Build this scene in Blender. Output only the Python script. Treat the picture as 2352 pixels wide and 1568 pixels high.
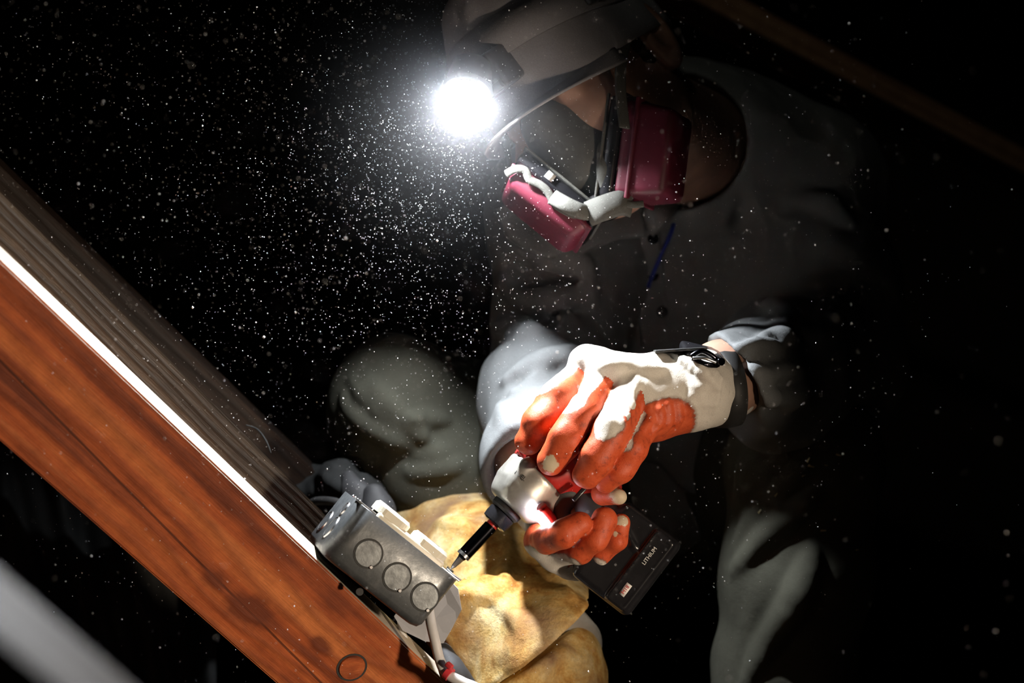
import bpy, bmesh, math, random
import numpy as np
from mathutils import Vector, Matrix

random.seed(7); np.random.seed(7)
for o in list(bpy.data.objects): bpy.data.objects.remove(o)
scene = bpy.context.scene
C = scene.collection

# ------------------------------------------------------------------ camera
ZC = 0.62                                    # camera height above the attic floor
LENS, SENSOR, FW, FH = 60.0, 36.0, 2352.0, 1568.0
cam_d = bpy.data.cameras.new('camera'); cam = bpy.data.objects.new('camera', cam_d); C.objects.link(cam)
cam.location = (0, 0, ZC); cam.rotation_euler = (math.radians(90), 0, 0)
cam_d.lens = LENS; cam_d.sensor_width = SENSOR; cam_d.clip_start = 0.02
cam_d.dof.use_dof = True; cam_d.dof.focus_distance = 1.37; cam_d.dof.aperture_fstop = 5.0
scene.camera = cam

def S(D): return SENSOR / LENS * D / FW       # metres per photo pixel at depth D
def P(px, py, D): return Vector(((px - FW/2) * S(D), D, ZC - (py - FH/2) * S(D)))
def V(x, y, t): return Vector((x, -t, y))     # right, up, towards the viewer -> world

# ------------------------------------------------------------------ world, lamps, exposure
world = bpy.data.worlds.new('attic_dark'); scene.world = world; world.use_nodes = True
bg = world.node_tree.nodes['Background']; bg.inputs[0].default_value = (0.75, 0.85, 1.0, 1); bg.inputs[1].default_value = 0.0025
vs = scene.view_settings
vs.view_transform = 'Standard'; vs.look = 'None'; vs.exposure = 0.0; vs.gamma = 1.0; vs.use_curve_mapping = False

def lamp_spot(name, loc, target, power, col, size, blend, radius):
    d = bpy.data.lights.new(name, 'SPOT'); d.energy = power; d.color = col; d.spot_size = math.radians(size); d.spot_blend = blend; d.shadow_soft_size = radius
    o = bpy.data.objects.new(name, d); C.objects.link(o); o.location = loc
    o.rotation_euler = (Vector(target) - Vector(loc)).to_track_quat('-Z', 'Y').to_euler(); return o
# added unseen spot behind the camera, aimed so the rafter shows dimly
lamp_spot('rafter_fill', (-0.5, -0.9, 1.6), P(1880, 60, 2.3), 13.0, (0.95, 0.92, 0.75), 16, 1.0, 0.05)
# added warm spot out of view, to light the face of the orange brace
lamp_spot('brace_fill', (0.95, 0.25, 0.30), P(260, 1080, 1.25), 78.0, (1.0, 0.80, 0.60), 40, 0.6, 0.05)

cy = scene.cycles
cy.max_bounces = 3; cy.diffuse_bounces = 2; cy.glossy_bounces = 2; cy.transmission_bounces = 2; cy.transparent_max_bounces = 4; cy.volume_bounces = 0
cy.use_light_tree = False; cy.caustics_reflective = False; cy.caustics_refractive = False
HEADLAMP_STRENGTH = 4900.0
LED_STRENGTH = 60.0

# ------------------------------------------------------------------ node helpers
def new_mat(name):
    m = bpy.data.materials.new(name); m.use_nodes = True
    nt = m.node_tree; b = nt.nodes['Principled BSDF']; return m, nt, b
def node(nt, typ, **kw):
    n = nt.nodes.new(typ)
    for k, v in kw.items():
        if k.startswith('i_'): n.inputs[k[2:].replace('_', ' ')].default_value = v
        else: setattr(n, k, v)
    return n
def mth(nt, op, a, b=None, c=None):
    n = nt.nodes.new('ShaderNodeMath'); n.operation = op
    for i, x in enumerate((a, b, c)):
        if x is None: continue
        if isinstance(x, (int, float)): n.inputs[i].default_value = x
        else: nt.links.new(x, n.inputs[i])
    return n.outputs[0]
def ramp(nt, fac, stops, interp='LINEAR'):
    n = nt.nodes.new('ShaderNodeValToRGB'); n.color_ramp.interpolation = interp
    e = n.color_ramp.elements
    while len(e) < len(stops): e.new(0.5)
    for i, (p, c) in enumerate(stops):
        e[i].position = p; e[i].color = (*c, 1) if len(c) == 3 else c
    nt.links.new(fac, n.inputs[0]); return n.outputs[0]
def mixc(nt, fac, a, b, blend='MIX'):
    n = nt.nodes.new('ShaderNodeMix'); n.data_type = 'RGBA'; n.blend_type = blend
    for sock, x in ((n.inputs[0], fac), (n.inputs[6], a), (n.inputs[7], b)):
        if isinstance(x, (int, float)): sock.default_value = x
        elif isinstance(x, tuple): sock.default_value = (*x, 1) if len(x) == 3 else x
        else: nt.links.new(x, sock)
    return n.outputs[2]
def coords(nt, scale=(1, 1, 1), kind='Object'):
    t = nt.nodes.new('ShaderNodeTexCoord'); m = nt.nodes.new('ShaderNodeMapping'); m.inputs['Scale'].default_value = scale
    nt.links.new(t.outputs[kind], m.inputs[0]); return m.outputs[0]
def noise(nt, vec, scale, detail=3, rough=0.55, dist=0.0):
    n = nt.nodes.new('ShaderNodeTexNoise'); n.inputs['Scale'].default_value = scale; n.inputs['Detail'].default_value = detail
    n.inputs['Roughness'].default_value = rough; n.inputs['Distortion'].default_value = dist
    nt.links.new(vec, n.inputs['Vector']); return n.outputs[0]
def bump(nt, b, h, strength=0.3, dist=0.002):
    n = nt.nodes.new('ShaderNodeBump'); n.inputs['Strength'].default_value = strength; n.inputs['Distance'].default_value = dist
    nt.links.new(h, n.inputs['Height']); nt.links.new(n.outputs[0], b.inputs['Normal'])

def simple(name, col, rough=0.5, metal=0.0, var=0.15, scale=60, bmp=0.0, spec=0.5):
    m, nt, b = new_mat(name)
    v = coords(nt); n = noise(nt, v, scale, 4)
    dark = tuple(c * (1 - var) for c in col); lite = tuple(min(1, c * (1 + var)) for c in col)
    nt.links.new(ramp(nt, n, [(0.3, dark), (0.7, lite)]), b.inputs['Base Color'])
    b.inputs['Roughness'].default_value = rough; b.inputs['Metallic'].default_value = metal; b.inputs['Specular IOR Level'].default_value = spec
    if bmp: bump(nt, b, n, bmp)
    return m
def cloth(name, col, var=0.2, sheen=0.0, weave=1400, dirt=None):
    m, nt, b = new_mat(name)
    v = coords(nt); big = noise(nt, v, 14, 5, 0.6); fine = noise(nt, v, weave, 1)
    c = ramp(nt, big, [(0.3, tuple(x * (1 - var) for x in col)), (0.7, tuple(x * (1 + var) for x in col))])
    c = mixc(nt, 0.35, c, ramp(nt, fine, [(0.35, (0.55,) * 3), (0.65, (1.0,) * 3)]), 'MULTIPLY')
    if dirt:
        c = mixc(nt, ramp(nt, noise(nt, v, 45, 6, 0.7), [(0.56, (0, 0, 0)), (0.75, (1, 1, 1))]), c, dirt)
    nt.links.new(c, b.inputs['Base Color']); b.inputs['Roughness'].default_value = 0.92; b.inputs['Specular IOR Level'].default_value = 0.15
    h = mth(nt, 'ADD', fine, mth(nt, 'MULTIPLY', noise(nt, v, 90, 4), 2.5)); bump(nt, b, h, 0.35, 0.0009)
    return m
def wood(name, base, lite, dark, freq=150, knots=(), crack=None, contrast=0.6, rough=0.6):
    # object x runs along the board, z across its face
    m, nt, b = new_mat(name)
    v = coords(nt); sep = nt.nodes.new('ShaderNodeSeparateXYZ'); nt.links.new(v, sep.inputs[0]); X, Y, Z = sep.outputs
    warp = noise(nt, coords(nt, (3, 12, 12)), 1.0, 3); wl = noise(nt, coords(nt, (1.0, 7, 7)), 1.0, 2)
    f = mth(nt, 'ADD', Z, mth(nt, 'MULTIPLY', Y, 0.7))
    f = mth(nt, 'ADD', f, mth(nt, 'MULTIPLY', warp, 0.018)); f = mth(nt, 'ADD', f, mth(nt, 'MULTIPLY', wl, 0.05))
    kmask = None
    for (kx, kz, r, dk) in knots:
        dx = mth(nt, 'MULTIPLY', mth(nt, 'SUBTRACT', X, kx), 0.62); dz = mth(nt, 'SUBTRACT', Z, kz)
        d = mth(nt, 'SQRT', mth(nt, 'ADD', mth(nt, 'MULTIPLY', dx, dx), mth(nt, 'MULTIPLY', dz, dz)))
        g = mth(nt, 'EXPONENT', mth(nt, 'MULTIPLY', mth(nt, 'DIVIDE', d, r * 1.5), -1.0))
        f = mth(nt, 'ADD', f, mth(nt, 'MULTIPLY', g, r * 1.3))
        dn = mth(nt, 'ADD', d, mth(nt, 'MULTIPLY', mth(nt, 'SUBTRACT', noise(nt, v, 55, 4), 0.5), r * 1.1))
        km = mth(nt, 'MULTIPLY', mth(nt, 'SUBTRACT', 1.0, mth(nt, 'SMOOTH_MIN', mth(nt, 'DIVIDE', dn, r), 1.0, 0.3)), dk * 2.2)
        kmask = km if kmask is None else mth(nt, 'MAXIMUM', kmask, km)
    s = mth(nt, 'SINE', mth(nt, 'MULTIPLY', f, freq * 6.283))
    s2 = mth(nt, 'POWER', mth(nt, 'ADD', mth(nt, 'MULTIPLY', s, 0.5), 0.5), 2.2)
    broad = noise(nt, coords(nt, (2.2, 42, 42)), 1.0, 3, 0.6)
    c = ramp(nt, broad, [(0.36, dark), (0.5, base), (0.66, lite)])
    c = mixc(nt, mth(nt, 'MULTIPLY', s2, contrast), c, dark)
    fib = noise(nt, coords(nt, (60, 900, 900)), 1.0, 3)
    c = mixc(nt, 0.45, c, ramp(nt, fib, [(0.3, (0.5,) * 3), (0.62, (1,) * 3)]), 'MULTIPLY')
    mott = noise(nt, v, 38, 6, 0.7)
    c = mixc(nt, 0.5, c, ramp(nt, mott, [(0.32, (0.45, 0.38, 0.35)), (0.6, (1, 1, 1))]), 'MULTIPLY')
    if crack is not None:
        z0, sl = crack
        cd = mth(nt, 'ABSOLUTE', mth(nt, 'ADD', mth(nt, 'SUBTRACT', Z, mth(nt, 'ADD', z0, mth(nt, 'MULTIPLY', X, sl))), mth(nt, 'MULTIPLY', mth(nt, 'SUBTRACT', warp, 0.5), 0.004)))
        c = mixc(nt, mth(nt, 'MULTIPLY', mth(nt, 'LESS_THAN', cd, 0.0009), 0.75), c, tuple(x * 0.2 for x in dark))
    if kmask is not None:
        cl = nt.nodes.new('ShaderNodeClamp'); nt.links.new(kmask, cl.inputs[0]); c = mixc(nt, mth(nt, 'MULTIPLY', cl.outputs[0], 0.85), c, tuple(x * 0.8 for x in dark))
    nt.links.new(c, b.inputs['Base Color']); b.inputs['Roughness'].default_value = rough; b.inputs['Specular IOR Level'].default_value = 0.3
    bump(nt, b, mth(nt, 'ADD', s2, fib), 0.35, 0.0008)
    return m
def emis(name, col, strength):
    m, nt, b = new_mat(name); b.inputs['Emission Color'].default_value = (*col, 1); b.inputs['Emission Strength'].default_value = strength
    b.inputs['Base Color'].default_value = (0.8, 0.8, 0.8, 1); return m

# ------------------------------------------------------------------ object helpers
def tag(o, label=None, cat=None, group=None, kind=None):
    if label: o['label'] = label
    if cat: o['category'] = cat
    if group: o['group'] = group
    if kind: o['kind'] = kind
    return o
def link(name, me, m=None, parent=None, smooth=False, auto=None):
    o = bpy.data.objects.new(name, me); C.objects.link(o)
    if m is not None: me.materials.append(m)
    if parent is not None:
        o.parent = parent; o.matrix_parent_inverse = parent.matrix_world.inverted()
    if smooth:
        me.polygons.foreach_set('use_smooth', [True] * len(me.polygons))
    return o
def empty(name, loc):
    o = bpy.data.objects.new(name, None); C.objects.link(o); o.location = loc; o.matrix_world = Matrix.Translation(Vector(loc)); o.empty_display_size = 0.02; return o
def mesh_pd(name, verts, faces):
    me = bpy.data.meshes.new(name); me.from_pydata([tuple(v) for v in verts], [], faces); me.update(); return me
def bm_mesh(name, bm):
    bmesh.ops.recalc_face_normals(bm, faces=bm.faces[:]); me = bpy.data.meshes.new(name); bm.to_mesh(me); bm.free(); return me
def frame(o, x, y, z):
    """matrix whose columns are the given axes at origin o"""
    m = Matrix((x, y, z)).transposed().to_4x4(); m.translation = o; return m
def ortho(x, yhint):
    x = Vector(x).normalized(); z = x.cross(Vector(yhint)).normalized(); y = z.cross(x); return x, y, z
def rbox(name, size, bev, m, parent=None, mat=None, seg=3, smooth=True, taper=None):
    """bevelled box in the frame mat (matrix), size along its axes; taper scales the +z end"""
    bm = bmesh.new(); bmesh.ops.create_cube(bm, size=1.0)
    for v in bm.verts:
        s = taper if (taper and v.co.z > 0) else (1, 1)
        v.co = Vector((v.co.x * size[0] * s[0], v.co.y * size[1] * s[1], v.co.z * size[2]))
    if bev: bmesh.ops.bevel(bm, geom=bm.edges[:], offset=bev, segments=seg, profile=0.5, affect='EDGES')
    me = bm_mesh(name, bm)
    o = link(name, me, m, None, smooth)
    o.matrix_world = mat if mat else Matrix()
    if parent is not None:
        o.parent = parent; o.matrix_parent_inverse = parent.matrix_world.inverted()
    return o
def lathe(name, prof, m, a, d, parent=None, n=32, smooth=True, sides=None, closed=True):
    """profile [(t, r)] turned about the axis from a along d"""
    n = sides or n
    x, y, z = ortho(d, (0.3, 0.2, 1) if abs(Vector(d).normalized().z) < 0.9 else (1, 0.2, 0.1))
    vs_, fs = [], []
    for (t, r) in prof:
        for k in range(n):
            an = 2 * math.pi * k / n; vs_.append(Vector(a) + x * t + (y * math.cos(an) + z * math.sin(an)) * r)
    for i in range(len(prof) - 1):
        for k in range(n): fs.append((i*n + k, i*n + (k+1) % n, (i+1)*n + (k+1) % n, (i+1)*n + k))
    if closed:
        fs.append(tuple(range(n))); fs.append(tuple(reversed(range((len(prof)-1)*n, len(prof)*n))))
    me = mesh_pd(name, vs_, fs); bm = bmesh.new(); bm.from_mesh(me); bmesh.ops.recalc_face_normals(bm, faces=bm.faces[:]); bm.to_mesh(me); bm.free()
    o = link(name, me, m, parent)
    if smooth:
        for p in me.polygons: p.use_smooth = len(p.vertices) == 4
        sharp_edges(me, 24)
    return o
def sharp_edges(me, deg):
    bm = bmesh.new(); bm.from_mesh(me)
    for e in bm.edges:
        if len(e.link_faces) == 2 and e.calc_face_angle(0) > math.radians(deg): e.smooth = False
    bm.to_mesh(me); bm.free()
def spline(pts, n=8):
    pts = [Vector(p) for p in pts]; out = []
    for i in range(len(pts) - 1):
        p0 = pts[max(i-1, 0)]; p1 = pts[i]; p2 = pts[i+1]; p3 = pts[min(i+2, len(pts)-1)]
        for k in range(n):
            t = k / n
            out.append(0.5 * ((2*p1) + (p2-p0)*t + (2*p0-5*p1+4*p2-p3)*t*t + (3*p1-p0-3*p2+p3)*t**3))
    out.append(pts[-1]); return out
def tube(name, pts, r, m, parent=None, n=10, wide=None, nrm=None, sub=8, smooth=True):
    """round tube, or a flat ribbon of half width wide and half thickness r with its flat side along nrm"""
    pts = spline(pts, sub); N = len(pts); rs = r if isinstance(r, (list, tuple)) else [r] * N
    if len(rs) != N: rs = list(np.interp(np.linspace(0, 1, N), np.linspace(0, 1, len(rs)), rs))
    vs_, fs = [], []; prev = Vector(nrm) if nrm else Vector((0.2, -1, 0.3))
    for i, p in enumerate(pts):
        t = (pts[min(i+1, N-1)] - pts[max(i-1, 0)]).normalized()
        h = Vector(nrm) if nrm else prev
        w = t.cross(h).normalized(); u = w.cross(t).normalized(); prev = u
        for k in range(n):
            an = 2 * math.pi * k / n
            vs_.append(p + w * math.cos(an) * (wide if wide else rs[i]) + u * math.sin(an) * rs[i])
    for i in range(N-1):
        for k in range(n): fs.append((i*n+k, i*n+(k+1) % n, (i+1)*n+(k+1) % n, (i+1)*n+k))
    fs.append(tuple(reversed(range(n)))); fs.append(tuple(range((N-1)*n, N*n)))
    return link(name, mesh_pd(name, vs_, fs), m, parent, smooth)
def plate(name, outline, thick, m, parent=None, bev=0.0):
    """flat sheet: world outline points (roughly planar) extruded along their normal"""
    bm = bmesh.new(); vs_ = [bm.verts.new(p) for p in outline]; f = bm.faces.new(vs_); f.normal_update(); nn = f.normal.copy()
    r = bmesh.ops.extrude_face_region(bm, geom=[f]); bmesh.ops.translate(bm, vec=nn * thick, verts=[v for v in r['geom'] if isinstance(v, bmesh.types.BMVert)])
    if bev: bmesh.ops.bevel(bm, geom=bm.edges[:], offset=bev, segments=2, affect='EDGES')
    return link(name, bm_mesh(name, bm), m, parent)
def text(name, s, size, m, mat, parent=None, depth=0.0002):
    cu = bpy.data.curves.new(name, 'FONT'); cu.body = s; cu.size = size; cu.extrude = depth; cu.align_x = 'CENTER'; cu.align_y = 'CENTER'; cu.resolution_u = 3
    t = bpy.data.objects.new('tmp', cu); C.objects.link(t); dg = bpy.context.evaluated_depsgraph_get()
    me = bpy.data.meshes.new_from_object(t.evaluated_get(dg)); bpy.data.objects.remove(t)
    o = link(name, me, m); o.matrix_world = mat
    if parent is not None: o.parent = parent; o.matrix_parent_inverse = parent.matrix_world.inverted()
    return o

# ------------------------------------------------------------------ implicit bodies: smooth unions meshed as one surface
class SDF:
    def __init__(s, lo, hi, h):
        s.lo = np.array(lo, np.float32); s.h = h; s.n = (np.ceil((np.array(hi) - s.lo) / h)).astype(int) + 1
        s.f = np.full(s.n, 0.5, np.float32)
    def _win(s, lo, hi):
        a = np.clip(((np.array(lo) - s.lo) / s.h).astype(int) - 1, 0, s.n - 1); b = np.clip(((np.array(hi) - s.lo) / s.h).astype(int) + 3, 1, s.n)
        if np.any(b <= a): return None
        sl = tuple(slice(int(x), int(y)) for x, y in zip(a, b))
        g = [s.lo[i] + s.h * np.arange(a[i], b[i], dtype=np.float32) for i in range(3)]
        return sl, np.meshgrid(*g, indexing='ij', sparse=True)
    def _put(s, sl, d, k, op):
        f = s.f[sl]
        if op == 'u':
            if k > 0: hh = np.maximum(k - np.abs(f - d), 0) / k; s.f[sl] = np.minimum(f, d) - hh * hh * k * 0.25
            else: s.f[sl] = np.minimum(f, d)
        else:
            d = -d
            if k > 0: hh = np.maximum(k - np.abs(f - d), 0) / k; s.f[sl] = np.maximum(f, d) + hh * hh * k * 0.25
            else: s.f[sl] = np.maximum(f, d)
    def cap(s, a, b, ra, rb, k=0.01, op='u', flat=None):
        a = np.array(a, np.float32); b = np.array(b, np.float32); R = max(ra, rb) + k + 2 * s.h
        w = s._win(np.minimum(a, b) - R, np.maximum(a, b) + R)
        if w is None: return
        sl, (X, Y, Z) = w; ab = b - a; L2 = float(ab @ ab) + 1e-9
        t = np.clip(((X - a[0]) * ab[0] + (Y - a[1]) * ab[1] + (Z - a[2]) * ab[2]) / L2, 0, 1)
        dx, dy, dz = X - a[0] - t * ab[0], Y - a[1] - t * ab[1], Z - a[2] - t * ab[2]
        q = dx * dx + dy * dy + dz * dz
        if flat is not None:
            nv, fr = np.array(Vector(flat[0]).normalized()), flat[1]
            c = dx * nv[0] + dy * nv[1] + dz * nv[2]; q = q + c * c * (1 / fr ** 2 - 1)
        s._put(sl, np.sqrt(q) - (ra + (rb - ra) * t), k, op)
    def chain(s, pts, rs, k=0.01, op='u', flat=None, first=None):
        if not isinstance(rs, (list, tuple)): rs = [rs] * len(pts)
        for i in range(len(pts) - 1): s.cap(pts[i], pts[i+1], rs[i], rs[i+1], (first if (first and i == 0) else k), op, flat)
    def ell(s, c, ax, r, k=0.01, op='u'):
        c = np.array(c, np.float32); R = max(r) + k + 2 * s.h; w = s._win(c - R, c + R)
        if w is None: return
        sl, (X, Y, Z) = w; q = 0; q2 = 0
        for v, rr in zip(ax, r):
            u = (X - c[0]) * v[0] + (Y - c[1]) * v[1] + (Z - c[2]) * v[2]; q = q + (u / rr) ** 2; q2 = q2 + (u / rr ** 2) ** 2
        k0 = np.sqrt(q); s._put(sl, k0 * (k0 - 1) / np.maximum(np.sqrt(q2), 1e-6), k, op)
    def box(s, c, ax, half, rnd, k=0.01, op='u'):
        c = np.array(c, np.float32); R = float(np.linalg.norm(half)) + k + 2 * s.h; w = s._win(c - R, c + R)
        if w is None: return
        sl, (X, Y, Z) = w; qs = []
        for v, hh in zip(ax, half): qs.append(np.abs((X - c[0]) * v[0] + (Y - c[1]) * v[1] + (Z - c[2]) * v[2]) - (hh - rnd))
        out = np.sqrt(sum(np.maximum(q, 0) ** 2 for q in qs)); ins = np.minimum(np.maximum(np.maximum(qs[0], qs[1]), qs[2]), 0)
        s._put(sl, out + ins - rnd, k, op)
    def rough(s, amp, scale, seed=0, octs=3, ax=None):
        rng = np.random.RandomState(seed); X, Y, Z = np.meshgrid(*[s.lo[i] + s.h * np.arange(s.n[i], dtype=np.float32) for i in range(3)], indexing='ij', sparse=True)
        near = np.where(np.abs(s.f) < 0.04)
        p = np.stack([s.lo[i] + s.h * near[i] for i in range(3)], 1).astype(np.float32)
        if ax is not None: p = p * np.array(ax, np.float32)
        tot = np.zeros(len(p), np.float32)
        for o_ in range(octs):
            for j in range(4):
                d = rng.normal(size=3); d /= np.linalg.norm(d); ph = rng.rand() * 6.28; d2 = rng.normal(size=3); d2 /= np.linalg.norm(d2)
                fr = scale * 2 ** o_ * (0.8 + 0.5 * rng.rand())
                tot += np.sin(p @ d * fr + ph + 1.4 * np.sin(p @ d2 * fr * 0.6 + ph * 2)) * 0.5 ** o_
        s.f[near] += amp * 0.35 * tot
    def at(s, p):
        i = np.clip(((np.array(p) - s.lo) / s.h).round().astype(int), 0, s.n - 1); return float(s.f[tuple(i)])
    def surf(s, px, py, d0=0.9, d1=2.2):
        d = d0; q = P(px, py, d)
        while d < d1:
            q = P(px, py, d)
            lo_ok = np.all(np.array(q) >= s.lo) and np.all(np.array(q) <= s.lo + s.h * (s.n - 1))
            if lo_ok and s.at(q) < 0: return q
            d += s.h * 0.5
        return None
    def ridge(s, pix, r, k=0.008, sink=0.3, op='u'):
        pts = []
        for i in range(len(pix) - 1):
            for t in np.linspace(0, 1, 4, endpoint=False):
                pts.append((pix[i][0] * (1-t) + pix[i+1][0] * t, pix[i][1] * (1-t) + pix[i+1][1] * t))
        pts.append(pix[-1]); q = []
        for (x, y) in pts:
            w = s.surf(x, y)
            if w is not None: q.append(w + Vector((0, r * sink, 0)))
        if len(q) < 2: return
        N = len(q); rs = [r * (0.25 + 0.75 * math.sin(math.pi * min(1, max(0, (i + 0.5) / N)))) for i in range(N)]
        s.chain(q, rs, k, op)
    def mesh(s, name):
        f = s.f; ins = f < 0; nx, ny, nz = f.shape
        cnt = np.zeros((nx-1, ny-1, nz-1), np.uint8)
        for dx in (0, 1):
            for dy in (0, 1):
                for dz in (0, 1): cnt += ins[dx:nx-1+dx, dy:ny-1+dy, dz:nz-1+dz]
        cell = np.argwhere((cnt > 0) & (cnt < 8)); idx = np.full(cnt.shape, -1, np.int64); idx[tuple(cell.T)] = np.arange(len(cell))
        acc = np.zeros((len(cell), 3)); num = np.zeros(len(cell))
        offs = [(a, b, c) for a in (0, 1) for b in (0, 1) for c in (0, 1)]
        for o1 in offs:
            for ax in range(3):
                if o1[ax]: continue
                o2 = list(o1); o2[ax] = 1; a = cell + np.array(o1); b = cell + np.array(o2)
                fa = f[tuple(a.T)]; fb = f[tuple(b.T)]; m = (fa < 0) != (fb < 0); t = np.where(m, fa / np.where(m, fa - fb, 1), 0)
                pt = np.array(o1) + t[:, None] * (np.array(o2) - np.array(o1)); acc += pt * m[:, None]; num += m
        vv = s.lo + s.h * (cell + acc / num[:, None])
        quads = []
        for ax in range(3):
            sl0 = [slice(None)] * 3; sl1 = [slice(None)] * 3; sl0[ax] = slice(0, -1); sl1[ax] = slice(1, None)
            A = ins[tuple(sl0)]; B = ins[tuple(sl1)]; e = np.argwhere(A != B); o1, o2 = [i for i in range(3) if i != ax]
            e = e[(e[:, o1] > 0) & (e[:, o2] > 0) & (e[:, o1] < f.shape[o1]-1) & (e[:, o2] < f.shape[o2]-1)]
            def cid(d1, d2):
                c = e.copy(); c[:, o1] -= d1; c[:, o2] -= d2; return idx[tuple(c.T)]
            q = np.stack([cid(1, 1), cid(0, 1), cid(0, 0), cid(1, 0)], 1); flip = A[tuple(e.T)]
            if ax == 1: flip = ~flip
            q[~flip] = q[~flip][:, ::-1]; quads.append(q)
        quads = np.concatenate(quads)
        # light smoothing of the mesh
        nb = np.zeros_like(vv); deg = np.zeros(len(vv))
        for a, b in ((0, 1), (1, 2), (2, 3), (3, 0)):
            np.add.at(nb, quads[:, a], vv[quads[:, b]]); np.add.at(deg, quads[:, a], 1); np.add.at(nb, quads[:, b], vv[quads[:, a]]); np.add.at(deg, quads[:, b], 1)
        vv = vv * 0.5 + 0.5 * nb / np.maximum(deg, 1)[:, None]
        me = bpy.data.meshes.new(name); me.vertices.add(len(vv)); me.vertices.foreach_set('co', vv.astype(np.float32).ravel())
        me.loops.add(quads.size); me.loops.foreach_set('vertex_index', quads.astype(np.int32).ravel())
        me.polygons.add(len(quads)); me.polygons.foreach_set('loop_start', np.arange(0, quads.size, 4, dtype=np.int32))
        me.update(calc_edges=True); me.validate(); me.polygons.foreach_set('use_smooth', np.ones(len(me.polygons), bool)); s.verts = vv
        return me

# ------------------------------------------------------------------ materials
M = {}
M['grey_wood'] = wood('weathered_lumber', (0.078, 0.060, 0.042), (0.12, 0.092, 0.064), (0.022, 0.016, 0.011), freq=165, contrast=0.75, knots=((0.235, -0.012, 0.006, 0.9), (0.25, -0.004, 0.006, 0.7)))
M['pale_edge'] = wood('pale_edge_lumber', (0.62, 0.56, 0.46), (0.70, 0.64, 0.54), (0.5, 0.43, 0.34), freq=40, contrast=0.2)  # paler wood for the top face of the orange brace
M['dark_wood'] = wood('old_dark_lumber', (0.022, 0.011, 0.006), (0.03, 0.016, 0.009), (0.01, 0.006, 0.004), freq=90)
M['pale_wood'] = wood('pale_lumber', (0.30, 0.17, 0.09), (0.38, 0.23, 0.13), (0.17, 0.08, 0.04), freq=60, contrast=0.3)
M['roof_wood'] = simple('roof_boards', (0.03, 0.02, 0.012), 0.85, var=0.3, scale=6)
M['shirt'] = cloth('grey_work_shirt', (0.21, 0.222, 0.228), 0.12)
M['trousers'] = cloth('olive_grey_trousers', (0.096, 0.096, 0.074), 0.15)
M['cap'] = cloth('grey_cap_cotton', (0.40, 0.40, 0.43), 0.1)
M['knit'] = cloth('white_knit', (0.62, 0.59, 0.53), 0.1, weave=1800)
M['black_plastic'] = simple('black_plastic', (0.012, 0.012, 0.014), 0.25, var=0.3)
M['black_rubber'] = simple('black_rubber', (0.02, 0.02, 0.02), 0.6, var=0.3, bmp=0.2)
M['grey_plastic'] = simple('grey_rubber_facepiece', (0.10, 0.105, 0.105), 0.55)
M['strap'] = cloth('grey_elastic_strap', (0.11, 0.11, 0.10), 0.1)
M['magenta'] = simple('magenta_filter', (0.10, 0.008, 0.022), 0.5, var=0.15, bmp=0.15)
M['white_print'] = simple('white_print', (0.75, 0.75, 0.73), 0.6, var=0.05)
M['red_print'] = simple('red_print', (0.45, 0.03, 0.02), 0.6, var=0.05)
M['dark_print'] = simple('dark_print', (0.03, 0.03, 0.028), 0.6, var=0.05)
M['red_body'] = simple('red_tool_plastic', (0.40, 0.022, 0.018), 0.35, var=0.2, scale=25)
M['steel'] = simple('brushed_steel', (0.6, 0.6, 0.6), 0.3, 1.0)
M['bit_black'] = simple('black_oxide_steel', (0.05, 0.05, 0.06), 0.16, 1.0, var=0.2)
M['ivory'] = simple('ivory_plastic', (0.72, 0.68, 0.55), 0.4, var=0.05)
M['cable'] = simple('white_cable_sheath', (0.62, 0.61, 0.60), 0.45, var=0.08)
M['red_tie'] = simple('red_cable_tie', (0.65, 0.05, 0.06), 0.4)
M['skin'] = simple('skin', (0.42, 0.24, 0.17), 0.55, var=0.15, scale=40, bmp=0.1)
M['boot'] = simple('brown_boot_leather', (0.08, 0.05, 0.03), 0.6)
M['blue_cord'] = simple('blue_cord', (0.02, 0.04, 0.30), 0.6)
M['dust'] = simple('dust_fleck', (0.9, 0.9, 0.9), 0.6, var=0.05)
M['fleck'] = simple('yellow_fibre_fleck', (0.55, 0.5, 0.28), 0.8)
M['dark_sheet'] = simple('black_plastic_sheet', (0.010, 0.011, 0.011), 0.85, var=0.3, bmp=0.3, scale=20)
M['grey_debris'] = simple('grey_dusty_plastic', (0.028, 0.028, 0.03), 0.7)
M['duct'] = simple('grey_flexible_duct', (0.55, 0.54, 0.52), 0.35, 0.3, var=0.15)
M['lamp_body'] = simple('grey_lamp_plastic', (0.08, 0.08, 0.085), 0.4)

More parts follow.
